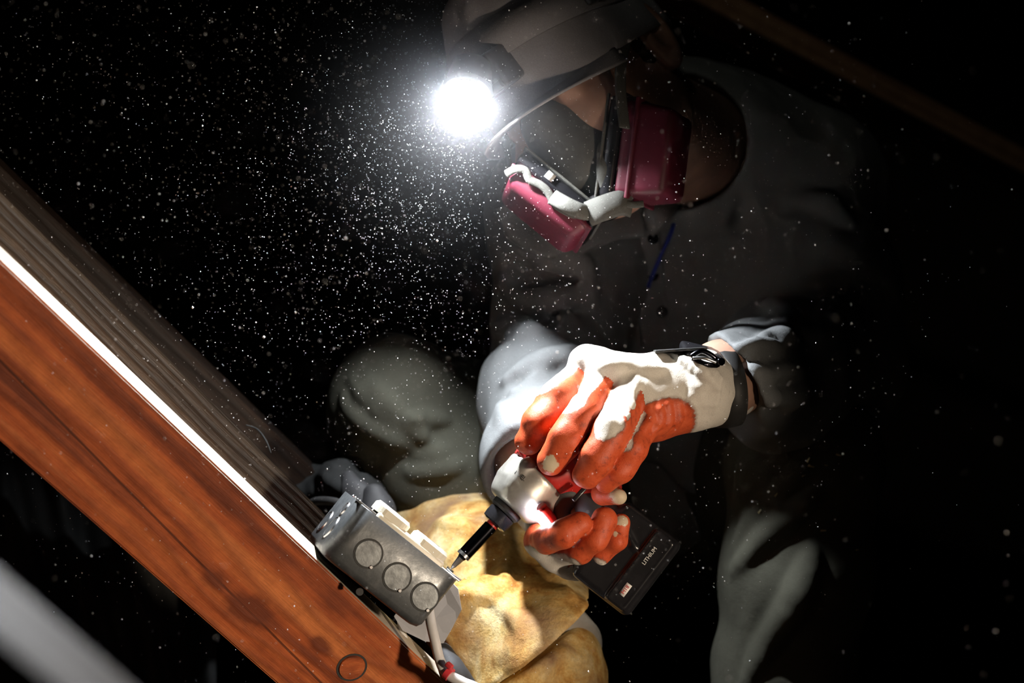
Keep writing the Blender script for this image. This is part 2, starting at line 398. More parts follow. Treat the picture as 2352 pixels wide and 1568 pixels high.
def galv():
    m, nt, b = new_mat('galvanised_steel'); v = coords(nt); n = noise(nt, v, 70, 6, 0.7); n2 = noise(nt, v, 300, 3)
    nt.links.new(ramp(nt, n, [(0.3, (0.075, 0.083, 0.088)), (0.55, (0.14, 0.15, 0.157)), (0.75, (0.28, 0.29, 0.295))]), b.inputs['Base Color'])
    nt.links.new(ramp(nt, n, [(0.3, (0.5,) * 3), (0.7, (0.28,) * 3)]), b.inputs['Roughness']); b.inputs['Metallic'].default_value = 0.6
    bump(nt, b, mth(nt, 'ADD', n, mth(nt, 'MULTIPLY', n2, 0.3)), 0.2, 0.0008); return m
M['galv'] = galv()
M['galv_light'] = simple('worn_galvanised_disc', (0.19, 0.205, 0.212), 0.42, 0.5, 0.45, 110, 0.15)
def cast():
    m, nt, b = new_mat('cast_gear_housing'); v = coords(nt); n = noise(nt, v, 60, 5, 0.65)
    nt.links.new(ramp(nt, n, [(0.3, (0.30, 0.29, 0.26)), (0.7, (0.46, 0.45, 0.41))]), b.inputs['Base Color']); b.inputs['Metallic'].default_value = 0.55
    b.inputs['Roughness'].default_value = 0.38; bump(nt, b, n, 0.1, 0.0006); return m
M['cast'] = cast()
def insul():
    m, nt, b = new_mat('yellow_fibreglass'); v = coords(nt)
    w = noise(nt, v, 9, 5, 0.6, 0.2); st = noise(nt, coords(nt, (1, 1, 1)), 24, 8, 0.66, 0.35); fib = noise(nt, v, 420, 3, 0.6, 0.8)
    c = ramp(nt, st, [(0.34, (0.36, 0.15, 0.035)), (0.44, (0.62, 0.36, 0.11)), (0.52, (0.76, 0.54, 0.22)), (0.64, (0.85, 0.70, 0.40))])
    c = mixc(nt, ramp(nt, w, [(0.50, (0, 0, 0)), (0.66, (1, 1, 1))]), c, (0.33, 0.20, 0.11))
    c = mixc(nt, 0.4, c, ramp(nt, fib, [(0.3, (0.5, 0.48, 0.45)), (0.6, (1, 1, 1))]), 'MULTIPLY')
    nt.links.new(c, b.inputs['Base Color']); b.inputs['Roughness'].default_value = 0.95; b.inputs['Specular IOR Level'].default_value = 0.1
    bump(nt, b, mth(nt, 'ADD', st, mth(nt, 'MULTIPLY', fib, 0.4)), 0.6, 0.003); return m
M['insul'] = insul()
def glove_mat(thr_noise=0.14):
    m, nt, b = new_mat('dipped_knit_glove'); v = coords(nt)
    at = nt.nodes.new('ShaderNodeAttribute'); at.attribute_name = 'coat'
    nz = noise(nt, v, 95, 5, 0.7); nb_ = noise(nt, v, 330, 3)
    f = mth(nt, 'ADD', at.outputs['Fac'], mth(nt, 'MULTIPLY', mth(nt, 'SUBTRACT', nz, 0.5), thr_noise * 0.6))
    f2 = mth(nt, 'ADD', f, mth(nt, 'MULTIPLY', mth(nt, 'SUBTRACT', nb_, 0.5), 0.12))
    mask = ramp(nt, f2, [(0.48, (0, 0, 0)), (0.52, (1, 1, 1))]); edge = ramp(nt, f2, [(0.40, (0, 0, 0)), (0.5, (1, 1, 1)), (0.60, (0, 0, 0))])
    rib = noise(nt, v, 1700, 1)
    knit = mixc(nt, 0.3, (0.66, 0.62, 0.55), ramp(nt, rib, [(0.35, (0.5,) * 3), (0.65, (1,) * 3)]), 'MULTIPLY')
    knit = mixc(nt, ramp(nt, noise(nt, v, 60, 5, 0.7), [(0.60, (0, 0, 0)), (0.8, (1, 1, 1))]), knit, (0.25, 0.22, 0.19))
    orange = ramp(nt, noise(nt, v, 120, 6, 0.75), [(0.30, (0.20, 0.035, 0.016)), (0.45, (0.50, 0.075, 0.024)), (0.7, (0.60, 0.11, 0.04))])
    wear = nt.nodes.new('ShaderNodeAttribute'); wear.attribute_name = 'wear'
    wf = ramp(nt, mth(nt, 'ADD', wear.outputs['Fac'], mth(nt, 'MULTIPLY', mth(nt, 'SUBTRACT', nz, 0.5), 0.9)), [(0.48, (0, 0, 0)), (0.56, (1, 1, 1))])
    orange = mixc(nt, wf, orange, (0.55, 0.46, 0.33))
    c = mixc(nt, mask, knit, orange); c = mixc(nt, mth(nt, 'MULTIPLY', edge, 0.6), c, (0.16, 0.07, 0.045))
    nt.links.new(c, b.inputs['Base Color'])
    nt.links.new(ramp(nt, mask, [(0, (0.95,) * 3), (1, (0.5,) * 3)]), b.inputs['Roughness']); b.inputs['Specular IOR Level'].default_value = 0.3
    hgt = mth(nt, 'ADD', mth(nt, 'MULTIPLY', rib, 0.6), mth(nt, 'ADD', mth(nt, 'MULTIPLY', mask, 1.2), noise(nt, v, 260, 4)))
    bump(nt, b, hgt, 0.4, 0.0007); return m
M['glove'] = glove_mat()

# ------------------------------------------------------------------ the setting
def slab(name, lo, hi, m, label):
    bm = bmesh.new(); bmesh.ops.create_cube(bm, size=1)
    for v in bm.verts: v.co = Vector([(lo[i] + hi[i]) / 2 + v.co[i] * (hi[i] - lo[i]) for i in range(3)])
    return tag(link(name, bm_mesh(name, bm), m), label, None, None, 'structure')
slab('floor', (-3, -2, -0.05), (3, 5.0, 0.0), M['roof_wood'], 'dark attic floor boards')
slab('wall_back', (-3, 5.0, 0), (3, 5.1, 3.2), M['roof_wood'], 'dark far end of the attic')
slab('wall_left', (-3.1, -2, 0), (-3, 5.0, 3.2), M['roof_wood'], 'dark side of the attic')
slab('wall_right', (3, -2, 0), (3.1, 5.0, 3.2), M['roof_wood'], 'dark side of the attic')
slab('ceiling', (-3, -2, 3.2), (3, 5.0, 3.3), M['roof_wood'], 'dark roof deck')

def beam(name, a, b, face_w, thick, m, label, cat='beam', roll=0.0, bev=0.0015, edge=None):
    """board whose visible face runs from a to b (upper edge), face_w wide downwards, thick straight back"""
    a, b = Vector(a), Vector(b); x = (b - a).normalized(); back = Vector((0, 1, 0)); back = (back - x * back.dot(x)).normalized()
    up = back.cross(x).normalized()
    if up.z < 0: up = -up
    rq = Matrix.Rotation(math.radians(roll), 3, x); up = rq @ up; back = rq @ back
    c = (a + b) / 2 - up * face_w / 2 + back * thick / 2
    mt = frame(a - up * face_w / 2 + back * thick / 2, x, back, up)
    L = (b - a).length
    bm = bmesh.new(); bmesh.ops.create_cube(bm, size=1)
    for v in bm.verts: v.co = Vector(((v.co.x + 0.5) * L, v.co.y * thick, v.co.z * face_w))
    bmesh.ops.bevel(bm, geom=bm.edges[:], offset=bev, segments=2, affect='EDGES')
    o = link(name, bm_mesh(name, bm), m); o.matrix_world = mt; o.data.materials.clear() if m is None else None
    for p in o.data.polygons: p.use_smooth = False
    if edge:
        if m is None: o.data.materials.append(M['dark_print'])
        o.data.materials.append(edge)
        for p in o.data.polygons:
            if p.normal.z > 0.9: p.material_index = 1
    return tag(o, label, cat)

def line_pt(p, q, x):                                # point on the px line p-q at x
    t = (x - p[0]) / (q[0] - p[0]); return (x, p[1] + (q[1] - p[1]) * t)
# orange-brown diagonal in front; its near face recedes to the lower right
D1a, D1b = 1.17, 1.345
T1a, T1b = P(0, 597, D1a), P(760, 1318, D1b)
d1 = (T1b - T1a).normalized()
def along(o, d, s): return o + d * s
L1 = (T1a.z - 0.0) / (-d1.z)
beam1 = beam('diagonal_brace', along(T1a, d1, -0.25), along(T1a, d1, L1 + 0.09), 0.094, 0.038, None, 'orange-brown stained timber brace with knots and a round plug, pale edge on top', 'beam', edge=M['pale_edge'], bev=0.0015)
M1 = beam1.matrix_world.copy(); M1i = M1.inverted()
# where a pixel hits the near face of the brace
def hit(px, py, o, n, eps=0.0):
    c = Vector((0, 0, ZC)); r = (P(px, py, 1.0) - c); t = (Vector(o) - c).dot(n) / r.dot(n); return c + r * t
xb, yb, zb = [M1.to_3x3().col[i].normalized() for i in range(3)]
f1o = M1.translation - yb * 0.019
pl = hit(808, 1532, f1o, yb)
def loc1(px, py): q = M1i @ hit(px, py, f1o, yb); return q.x, q.z
kn = [(*loc1(572, 1402), 0.017, 1.0), (*loc1(497, 1328), 0.011, 0.7), (*loc1(738, 1482), 0.009, 0.9), (*loc1(760, 1390), 0.016, 0.35), (*loc1(860, 1500), 0.012, 0.3)]
ca, cb_ = loc1(0, 828), loc1(470, 1300)
M['orange_wood'] = wood('orange_stained_lumber', (0.46, 0.105, 0.028), (0.62, 0.19, 0.055), (0.16, 0.036, 0.014), freq=55, contrast=0.42, knots=kn, crack=(ca[1] - ca[0] * (cb_[1] - ca[1]) / (cb_[0] - ca[0]), (cb_[1] - ca[1]) / (cb_[0] - ca[0])))
beam1.data.materials[0] = M['orange_wood']
lathe('round_plug', [(0, 0.0), (0, 0.0105), (0.0015, 0.0112), (0.004, 0.0112)], M['orange_wood'], pl - yb * 0.0014, yb, beam1, 40)
lathe('plug_groove', [(0, 0.0112), (0, 0.0128), (0.003, 0.0128)], M['dark_print'], pl - yb * 0.0004, yb, beam1, 40, closed=False)
# weathered board behind it, standing higher
D2a, D2b = 1.25, 1.452; ROLL2 = -14
T2a, T2b = P(0, 440, D2a), P(762, 1196, D2b); d2 = (T2b - T2a).normalized()
beam2 = beam('weathered_brace', along(T2a, d2, -0.25), along(T2a, d2, (T2b - T2a).length + 0.035), 0.089, 0.034, M['grey_wood'], 'weathered grey-brown timber brace with fine grain, just behind the orange one', roll=ROLL2)
T3a, T3b = P(-10, 372, 1.52), P(420, 790, 1.60); d3 = (T3b - T3a).normalized()
beam('dark_brace', along(T3a, d3, -0.3), along(T3a, d3, 0.42), 0.089, 0.038, M['dark_wood'], 'dim dark timber brace behind the weathered board')
# out-of-focus board close to the lens
T4a, T4b = P(-30, 1452, 0.455), P(150, 1602, 0.47); d4 = (T4b - T4a).normalized()
near = beam('near_brace', along(T4a, d4, -0.12), along(T4a, d4, 0.50), 0.089, 0.044, wood('grey_near_lumber', (0.27, 0.21, 0.15), (0.31, 0.25, 0.18), (0.21, 0.15, 0.10), freq=60, contrast=0.3), 'blurred pale timber brace at the bottom corner, closest to the lens')
near.data.materials[0].node_tree.nodes['Principled BSDF'].inputs['Specular IOR Level'].default_value = 0.08
T5a, T5b = P(1690, -12, 2.3), P(2360, 345, 2.5); d5 = (T5b - T5a).normalized()
beam('rafter', along(T5a, d5, -0.5), along(T5a, d5, 0.9), 0.032, 0.14, M['pale_wood'], 'dim sloping rafter above the worker\'s shoulder', 'beam')

# ------------------------------------------------------------------ the worker
HC = P(1345, 196, 1.550)                               # head centre
U = V(-0.605, 0.795, 0.06).normalized(); Rr = V(-0.62, -0.48, -0.62); Rr = (Rr - U * Rr.dot(U)).normalized(); F = U.cross(Rr).normalized()
def H(x, y, z): return HC + Rr * x + F * y + U * z    # right, forward, up of the head
HA = (Rr, F, U)
AX = (Vector((1, 0, 0)), Vector((0, 1, 0)), Vector((0, 0, 1)))
K = dict(
    sh_r=P(1300, 480, 1.76), el_r=P(1285, 800, 1.73), cu_r=P(1238, 1050, 1.515), wr_r=P(1262, 1120, 1.48),
    sh_l=P(1840, 440, 1.82), el_l=P(1905, 835, 1.70), cu_l=P(1662, 872, 1.43), wr_l=P(1650, 892, 1.415),
    chest=P(1565, 600, 1.86), belly=P(1570, 930, 1.92), hip=P(1590, 1130, 1.98),
    kn_r=P(910, 935, 1.70), an_r=P(1260, 1560, 1.86), hip_r=P(1440, 1090, 1.96),
    kn_l=P(1850, 1060, 1.61), an_l=P(1790, 2020, 1.66), hip_l=P(1740, 1080, 1.98), neck=P(1600, 350, 1.78))
K['an_l'].z = 0.10; K['an_r'].z = 0.10
body = SDF((-0.36, 1.36, 0.0), (0.40, 2.15, 1.02), 0.0032)
b = body
b.ell(H(0, -0.012, 0.035), HA, (0.074, 0.094, 0.085), 0)
b.ell(H(0, 0.040, -0.035), HA, (0.060, 0.056, 0.078), 0.03)
b.ell(H(0, 0.062, -0.078), HA, (0.030, 0.024, 0.020), 0.03)
b.chain([H(-0.055, 0.0, -0.06), H(0, 0.062, -0.082), H(0.055, 0.0, -0.06)], 0.018, 0.03)
b.chain([H(-0.042, 0.066, 0.020), H(0, 0.086, 0.022), H(0.042, 0.066, 0.020)], 0.010, 0.012)
for s_ in (-1, 1):
    b.ell(H(0.031 * s_, 0.096, 0.004), HA, (0.015, 0.012, 0.010), 0.012, 'd')
    b.ell(H(0.031 * s_, 0.080, 0.003), HA, (0.014, 0.013, 0.011), 0.003)
    b.ell(H(0.044 * s_, 0.066, -0.028), HA, (0.022, 0.022, 0.018), 0.02)
    b.ell(H(0.080 * s_, -0.016, -0.002), HA, (0.010, 0.021, 0.035), 0.006); b.ell(H(0.090 * s_, -0.010, 0.0), HA, (0.007, 0.012, 0.022), 0.004, 'd')
    b.ell(H(0.011 * s_, 0.093, -0.029), HA, (0.007, 0.008, 0.007), 0.005)
b.chain([H(0, 0.088, 0.008), H(0, 0.101, -0.022), H(0, 0.098, -0.030)], [0.008, 0.011, 0.009], 0.010)
b.chain([H(-0.02, 0.092, -0.062), H(0.02, 0.092, -0.062)], 0.006, 0.006); b.chain([H(-0.018, 0.090, -0.070), H(0.018, 0.090, -0.070)], 0.006, 0.004)
b.cap(H(0, -0.03, -0.05), K['neck'], 0.056, 0.065, 0.04)
b.ell(K['chest'], AX, (0.165, 0.10, 0.17), 0.05); b.ell(K['belly'], AX, (0.14, 0.10, 0.16), 0.06); b.ell(K['hip'], AX, (0.11, 0.08, 0.07), 0.05)
b.chain([K['sh_r'], K['el_r'], K['cu_r'], K['wr_r']], [0.052, 0.042, 0.034, 0.029], 0.03)
b.chain([K['sh_l'], K['el_l'], K['cu_l'], K['wr_l']], [0.055, 0.045, 0.027, 0.024], 0.03)
b.chain([K['hip_r'], K['kn_r'], K['an_r']], [0.060, 0.045, 0.036], 0.03); b.chain([K['hip_l'], K['kn_l'], K['an_l']], [0.060, 0.046, 0.036], 0.03)
for a_ in ('an_r', 'an_l'):
    q = K[a_]; b.cap(q + Vector((0, 0.02, -0.045)), q + Vector((-0.03, -0.14, -0.062)), 0.04, 0.032, 0.03)
me = body.mesh('person')
person = link('person', me, M['skin'])
tag(person, 'crouching worker in grey work clothes, cap and gloves, head bowed over a power tool', 'person')

hr = SDF(HC - Vector((0.13,) * 3), HC + Vector((0.13,) * 3), 0.003)
hr.ell(H(0, -0.022, 0.025), HA, (0.0785, 0.092, 0.085), 0); hr.box(H(0, 0.10, 0.0), HA, (0.2, 0.075, 0.2), 0.002, 0.01, 'd'); hr.box(H(0, 0, -0.14), HA, (0.2, 0.2, 0.095), 0.002, 0.01, 'd'); hr.rough(0.003, 120, 8, 3)
link('hair', hr.mesh('hair'), simple('dark_brown_hair', (0.03, 0.02, 0.015), 0.6, var=0.3), person)
# shirt ----------------------------------------------------------------
sh = SDF((-0.30, 1.36, 0.22), (0.46, 2.10, 1.0), 0.0034)
sh.ell(K['chest'], AX, (0.195, 0.125, 0.20), 0); sh.ell(K['belly'], AX, (0.165, 0.12, 0.17), 0.08); sh.ell(K['hip'] + Vector((0, 0.0, 0.03)), AX, (0.165, 0.125, 0.07), 0.06)
sh.chain([K['neck'] + V(-0.02, 0.0, 0.0), K['sh_l']], [0.085, 0.085], 0.06); sh.chain([K['neck'], K['sh_r']], [0.08, 0.075], 0.06)
mid_r = K['sh_r'].lerp(K['el_r'], 0.5)
sh.chain([K['sh_r'], mid_r, K['el_r'], K['el_r'].lerp(K['cu_r'], 0.55), K['cu_r']], [0.074, 0.066, 0.062, 0.060, 0.052], 0.03)
sh.chain([K['sh_l'], K['sh_l'].lerp(K['el_l'], 0.6), K['el_l'], K['el_l'].lerp(K['cu_l'], 0.5), K['cu_l']], [0.082, 0.076, 0.070, 0.058, 0.042], 0.03)
# the slack hanging under the left forearm, and the loose tail
sh.chain([P(1900, 900, 1.68), P(1800, 925, 1.56), P(1735, 935, 1.49)], [0.045, 0.035, 0.022], 0.04)
sh.chain([P(1540, 960, 1.79), P(1590, 1090, 1.78)], [0.055, 0.018], 0.03, flat=(V(0, 0, 1), 0.45))
# folds
for pix, r in (([(1150, 880), (1200, 850), (1270, 828), (1330, 800)], 0.008), ([(1180, 900), (1240, 880), (1300, 878)], 0.008),
               ([(1150, 640), (1200, 690), (1280, 700), (1350, 690)], 0.008), ([(1160, 560), (1230, 610), (1330, 600)], 0.007),
               ([(1270, 560), (1330, 620), (1360, 690)], 0.007), ([(1140, 750), (1220, 770), (1310, 745)], 0.009), ([(1140, 930), (1190, 985), (1200, 1030)], 0.007),
               ([(1780, 700), (1800, 740), (1790, 790)], 0.010), ([(1918, 690), (1900, 745), (1872, 790)], 0.010), ([(1740, 770), (1790, 765), (1840, 780)], 0.006),
               ([(1690, 800), (1740, 790), (1790, 800)], 0.006), ([(1720, 440), (1735, 560), (1760, 680)], 0.010), ([(1830, 460), (1900, 470), (1960, 520)], 0.010),
               ([(1700, 850), (1760, 860), (1830, 850)], 0.006), ([(1720, 905), (1790, 915), (1850, 905)], 0.007)):
    sh.ridge(pix, r, 0.012, 0.35)
for pix, r in (([(1150, 720), (1230, 735), (1330, 712)], 0.008), ([(1160, 600), (1250, 650), (1340, 640)], 0.007), ([(1715, 470), (1715, 560), (1740, 690)], 0.012), ([(1180, 870), (1250, 855), (1310, 850)], 0.006)):
    sh.ridge(pix, r, 0.012, -0.2, 'd')
sh.rough(0.004, 38, 3, 3)
# sleeve mouths: hollow cuffs
dl = (K['cu_l'] - K['el_l']).normalized(); dr = (K['cu_r'] - K['el_r']).normalized()
nl = V(-0.88, -0.476, 0.12).normalized(); sh.box(P(1698, 878, 1.44) + nl * 0.06, ortho(nl, (0, 0, 1)), (0.06, 0.12, 0.12), 0.002, 0.004, 'd')
sh.cap(K['cu_l'] - dl * 0.045, K['cu_l'], 0.029, 0.031, 0.004, 'd'); sh.cap(K['cu_l'], K['wr_l'], 0.031, 0.033, 0.004, 'd')
sh.cap(K['cu_r'], K['cu_r'] + dr * 0.05, 0.052, 0.046, 0.01); sh.box(K['cu_r'] + dr * 0.082, ortho(dr, (0, 0, 1)), (0.045, 0.09, 0.09), 0.002, 0.004, 'd')
sh.cap(K['cu_r'] + dr * 0.010, K['cu_r'] + dr * 0.06, 0.038, 0.040, 0.004, 'd')
# neck opening
sh.cap(K['neck'] + (H(0, -0.03, -0.05) - K['neck']) * 0.25, H(0, -0.02, -0.03), 0.068, 0.088, 0.006, 'd')
shirt = link('work_shirt', sh.mesh('work_shirt'), M['shirt'], person); tag(shirt, 'grey long-sleeved work shirt')
def on_shirt(px, py, off=0.0):
    q = sh.surf(px, py); return (q if q is not None else P(px, py, 1.75)) + Vector((0, -off, 0))
tube('placket', [on_shirt(x, y, 0.001) for x, y in ((1478, 505), (1482, 560), (1492, 640), (1500, 720), (1508, 790))], 0.0016, M['shirt'], shirt, 8, wide=0.016, nrm=(0, -1, 0))
for (x, y) in ((1500, 548), (1521, 716), (1500, 632)):
    lathe('button', [(0, 0.0), (0, 0.0055), (0.001, 0.006), (0.003, 0.006)], M['black_plastic'], on_shirt(x, y, 0.0045), (0, 1, 0), shirt, 20)
tube('collar', [on_shirt(1168, 470, .004), on_shirt(1200, 530, 0.006), on_shirt(1290, 560, 0.006), on_shirt(1400, 520, 0.008), on_shirt(1475, 512, 0.008)], 0.003, M['shirt'], shirt, 8, wide=0.016, nrm=(0, -1, 0.3))
tube('collar', [on_shirt(1480, 520, 0.006), on_shirt(1520, 480, 0.006), on_shirt(1570, 420, 0.006), on_shirt(1620, 400, 0.006), on_shirt(1640, 420, 0.004)], 0.003, M['shirt'], shirt, 8, wide=0.014, nrm=(0, -1, 0.3))
tube('pocket_seam', [on_shirt(x, y, 0.0005) for x, y in ((1610, 560), (1640, 545), (1690, 540), (1720, 550))], 0.0012, M['shirt'], shirt, 6)
cord = tube('lanyard', [on_shirt(x, y, 0.004) for x, y in ((1556, 440), (1545, 520), (1520, 580), (1495, 640), (1488, 660))], 0.0022, M['blue_cord'], person, 8); tag(cord, 'thin blue lanyard')

# trousers -------------------------------------------------------------
tr = SDF((-0.38, 1.44, 0.0), (0.42, 2.14, 0.66), 0.0034)
tr.ell(K['hip'], AX, (0.165, 0.12, 0.11), 0)
tr.chain([K['hip_r'], K['hip_r'].lerp(K['kn_r'], 0.5), K['kn_r']], [0.095, 0.082, 0.066], 0.05)
tr.chain([K['kn_r'], P(1000, 1075, 1.71), K['kn_r'].lerp(K['an_r'], 0.55), K['an_r']], [0.066, 0.066, 0.062, 0.055], 0.02)
tr.chain([K['hip_l'], K['hip_l'].lerp(K['kn_l'], 0.5), K['kn_l']], [0.095, 0.082, 0.068], 0.05)
tr.chain([K['kn_l'], P(1830, 1300, 1.61), P(1805, 1570, 1.63), K['an_l']], [0.068, 0.066, 0.062, 0.058], 0.03)
for pix, r in (([(794, 905), (807, 942), (847, 973), (914, 1009), (990, 1022)], 0.011), ([(808, 868), (834, 902), (887, 951), (965, 1004)], 0.011),
               ([(838, 862), (878, 911), (941, 969), (975, 1008)], 0.010), ([(945, 1082), (1003, 1076), (1055, 1066)], 0.008), ([(955, 1042), (990, 1040), (1025, 1036)], 0.006),
               ([(940, 960), (980, 960), (1030, 965)], 0.008),
               ([(1697, 1165), (1759, 1094), (1822, 1022)], 0.012), ([(1691, 1256), (1735, 1193), (1796, 1125), (1858, 1050)], 0.013),
               ([(1691, 1310), (1759, 1230), (1821, 1174), (1882, 1130)], 0.017), ([(1700, 1590), (1765, 1477), (1827, 1378), (1852, 1310), (1866, 1260)], 0.016),
               ([(1704, 1140), (1735, 1063), (1775, 1000)], 0.011)):
    tr.ridge(pix, r * 0.68, 0.007, 0.0)
tr.rough(0.0035, 30, 5, 3)
trous = link('trousers', tr.mesh('trousers'), M['trousers'], person); tag(trous, 'olive-grey work trousers with deep knee folds')
# boots
for a_ in ('an_r', 'an_l'):
    q = K[a_]; bt = SDF(q + Vector((-0.14, -0.26, -0.11)), q + Vector((0.12, 0.14, 0.10)), 0.005)
    bt.cap(q + Vector((0, 0, 0.05)), q + Vector((0, 0.01, -0.03)), 0.055, 0.055, 0.03); bt.cap(q + Vector((0, 0.025, -0.045)), q + Vector((-0.03, -0.15, -0.055)), 0.052, 0.044, 0.03)
    bt.box(q + Vector((0, 0, -0.13)), AX, (0.3, 0.4, 0.03), 0.002, 0.004, 'd'); link('boot', bt.mesh('boot'), M['boot'], person)

# flecks of fibre caught on the trouser leg
fl_v, fl_f = [], []
for (x, y, a, l) in ((1862, 998, 0.6, 12), (1856, 1056, 1.0, 10), (1862, 1070, -0.3, 12), (1845, 1092, 0.4, 7), (1925, 1044, -0.3, 10), (1897, 1068, -0.2, 6), (1744, 1174, 0.9, 9), (1890, 1218, 0, 11), (1884, 1397, 0, 6), (1968, 1262, 0.2, 6), (1782, 1136, 0.9, 8)):
    q = tr.surf(x, y)
    if q is None: continue
    L = l * S(1.6) * 0.6; c_, s_ = math.cos(a), math.sin(a); n0 = len(fl_v)
    ax_, up_ = V(c_, s_, 0), V(-s_, c_, 0); q = q + Vector((0, -0.0015, 0))
    for (u_, w_, t_) in ((-1, -.35, 0), (1, -.2, 0), (1.1, .25, 0), (-.8, .4, 0), (0, 0, 1)): fl_v.append(q + ax_ * L * u_ + up_ * L * w_ + Vector((0, -0.001 * t_, 0)))
    fl_f += [(n0, n0+1, n0+4), (n0+1, n0+2, n0+4), (n0+2, n0+3, n0+4), (n0+3, n0, n0+4), (n0+3, n0+2, n0+1, n0)]
tag(link('fibre_debris', mesh_pd('fibre_debris', fl_v, fl_f), M['fleck']), 'yellow fibre flecks caught on the trouser leg', 'debris', None, 'stuff')

# gloves -----------------------------------------------------------------
def set_attr(me, name, vals):
    a = me.attributes.new(name, 'FLOAT', 'POINT'); a.data.foreach_set('value', np.asarray(vals, np.float32))
def seg_param(vv, pts):
    """nearest chain parameter (0..1), axis point and distance for every vertex"""
    best = np.full(len(vv), 9.0); tt = np.zeros(len(vv)); cp = np.zeros_like(vv); n = len(pts) - 1
    for i in range(n):
        a = np.array(pts[i]); d = np.array(pts[i+1]) - a; t = np.clip(((vv - a) @ d) / (d @ d), 0, 1); c = a + t[:, None] * d; q = np.linalg.norm(vv - c, axis=1)
        m = q < best; best[m] = q[m]; tt[m] = (i + t[m]) / n; cp[m] = c[m]
    return best, tt, cp
def glove(name, lo, hi, palm, fingers, wrist, label, extra=None, h=0.0013):
    """fingers: list of dict(pts, r, dorsal, thr, tip, wear)"""
    g = SDF(lo, hi, h)
    palm(g)
    for f in fingers:
        g2 = SDF(lo, hi, h); g2.chain(f['pts'], f['r'], 0.004); 
        for (q, rr) in f.get('bumps', ()): g2.ell(q, AX, (rr, rr, rr), 0.006)
        k = 0.007
        # blend only near the root so that the fingers stay apart
        root = np.array(f['pts'][0]); idx = [g.lo[i] + g.h * np.arange(g.n[i], dtype=np.float32) for i in range(3)]
        X, Y, Z = np.meshgrid(*idx, indexing='ij', sparse=True); dist = np.sqrt((X - root[0])**2 + (Y - root[1])**2 + (Z - root[2])**2)
        kk = 0.0012 + (k - 0.0012) * np.clip(1 - (dist - 0.012) / 0.022, 0, 1)
        hh = np.maximum(kk - np.abs(g.f - g2.f), 0) / kk; g.f = np.minimum(g.f, g2.f) - hh * hh * kk * 0.25
    if extra: extra(g)
    me = g.mesh(name); vv = g.verts
    best = np.full(len(vv), 9.0); coat = np.zeros(len(vv)); wear = np.zeros(len(vv))
    for f in fingers:
        d, t, cp = seg_param(vv, f['pts']); rr = np.interp(t, np.linspace(0, 1, len(f['r'])), f['r']); m = (d - rr) < best
        nrm = (vv - cp) / np.maximum(d, 1e-5)[:, None]; dd = nrm @ np.array(Vector(f['dorsal']).normalized())
        thr = f['thr'] + (1.7 - f['thr']) * np.clip(t / f['tip'], 0, 1.2) ** 3.5; cc = 0.5 + (thr - dd) * 0.8
        cc = np.maximum(cc, 0.5 + (t - f['tip']) * 5.0); cc = np.where(t < f.get('root', 0.0), 0.5 - (f.get('root', 0.0) - t) * 4, cc)
        coat[m] = cc[m]; best[m] = (d - rr)[m]
        w = np.zeros(len(vv))
        for (q, rad) in f.get('wear', ()): w = np.maximum(w, 1 - np.linalg.norm(vv - np.array(q), axis=1) / rad)
        wear[m] = w[m]
    for fn in wrist: coat = fn(vv, coat, best)
    set_attr(me, 'coat', np.clip(coat, 0, 1)); set_attr(me, 'wear', np.clip(wear, 0, 1))
    o = link(name, me, M['glove'], person); tag(o, label); return o, g

# the hand laid over the tool (the worker's left)
WL = P(1625, 884, 1.400)
mcp = [P(1352, 850, 1.412), P(1398, 866, 1.392), P(1446, 902, 1.378), P(1492, 946, 1.376)]
def palm_l(g):
    g.chain([P(1660, 893, 1.425), P(1600, 893, 1.402), P(1520, 890, 1.398)], [0.029, 0.0290, 0.021], 0.02)
    for q, r in zip(mcp, (0.0175, 0.018, 0.018, 0.017)): g.cap(P(1530, 893, 1.398), q, 0.020, r, 0.018)
    g.cap(P(1550, 930, 1.395), P(1480, 960, 1.390), 0.020, 0.019, 0.02)          # heel of the hand
    g.cap(P(1540, 900, 1.42), P(1400, 960, 1.425), 0.02, 0.018, 0.02)              # palm and thumb side, behind the tool
    g.cap(P(1400, 960, 1.43), P(1290, 1010, 1.435), 0.015, 0.013, 0.01)
    g.ell(P(1348, 822, 1.40), AX, (0.013, 0.013, 0.010), 0.012); g.ell(P(1398, 842, 1.378), AX, (0.012, 0.012, 0.010), 0.012)
dor = V(-0.62, 0.55, 0.55)
fing_l = [
    dict(pts=[mcp[0], P(1283, 915, 1.384), P(1240, 972, 1.372), P(1214, 1012, 1.372)], r=[0.0155, 0.0150, 0.0140, 0.0110], dorsal=V(-0.75, 0.64, 0.12), thr=0.46, tip=0.58, wear=[]),
    dict(pts=[mcp[1], P(1345, 945, 1.358), P(1300, 1010, 1.350), P(1266, 1056, 1.352)], r=[0.0155, 0.0145, 0.0142, 0.0118], dorsal=V(-0.75, 0.58, 0.32), thr=0.46, tip=0.62, wear=[(P(1262, 1068, 1.338), 0.016)]),
    dict(pts=[mcp[2], P(1407, 985, 1.342), P(1372, 1050, 1.338), P(1346, 1092, 1.342)], r=[0.0155, 0.0142, 0.0132, 0.0112], dorsal=V(-0.35, 0.35, 0.85), thr=0.50, tip=0.66, wear=[]),
    dict(pts=[mcp[3], P(1455, 1030, 1.348), P(1425, 1075, 1.350), P(1392, 1108, 1.356)], r=[0.0135, 0.0115, 0.0108, 0.0085], dorsal=V(-0.75, 0.35, 0.55), thr=0.55, tip=0.6, wear=[])]
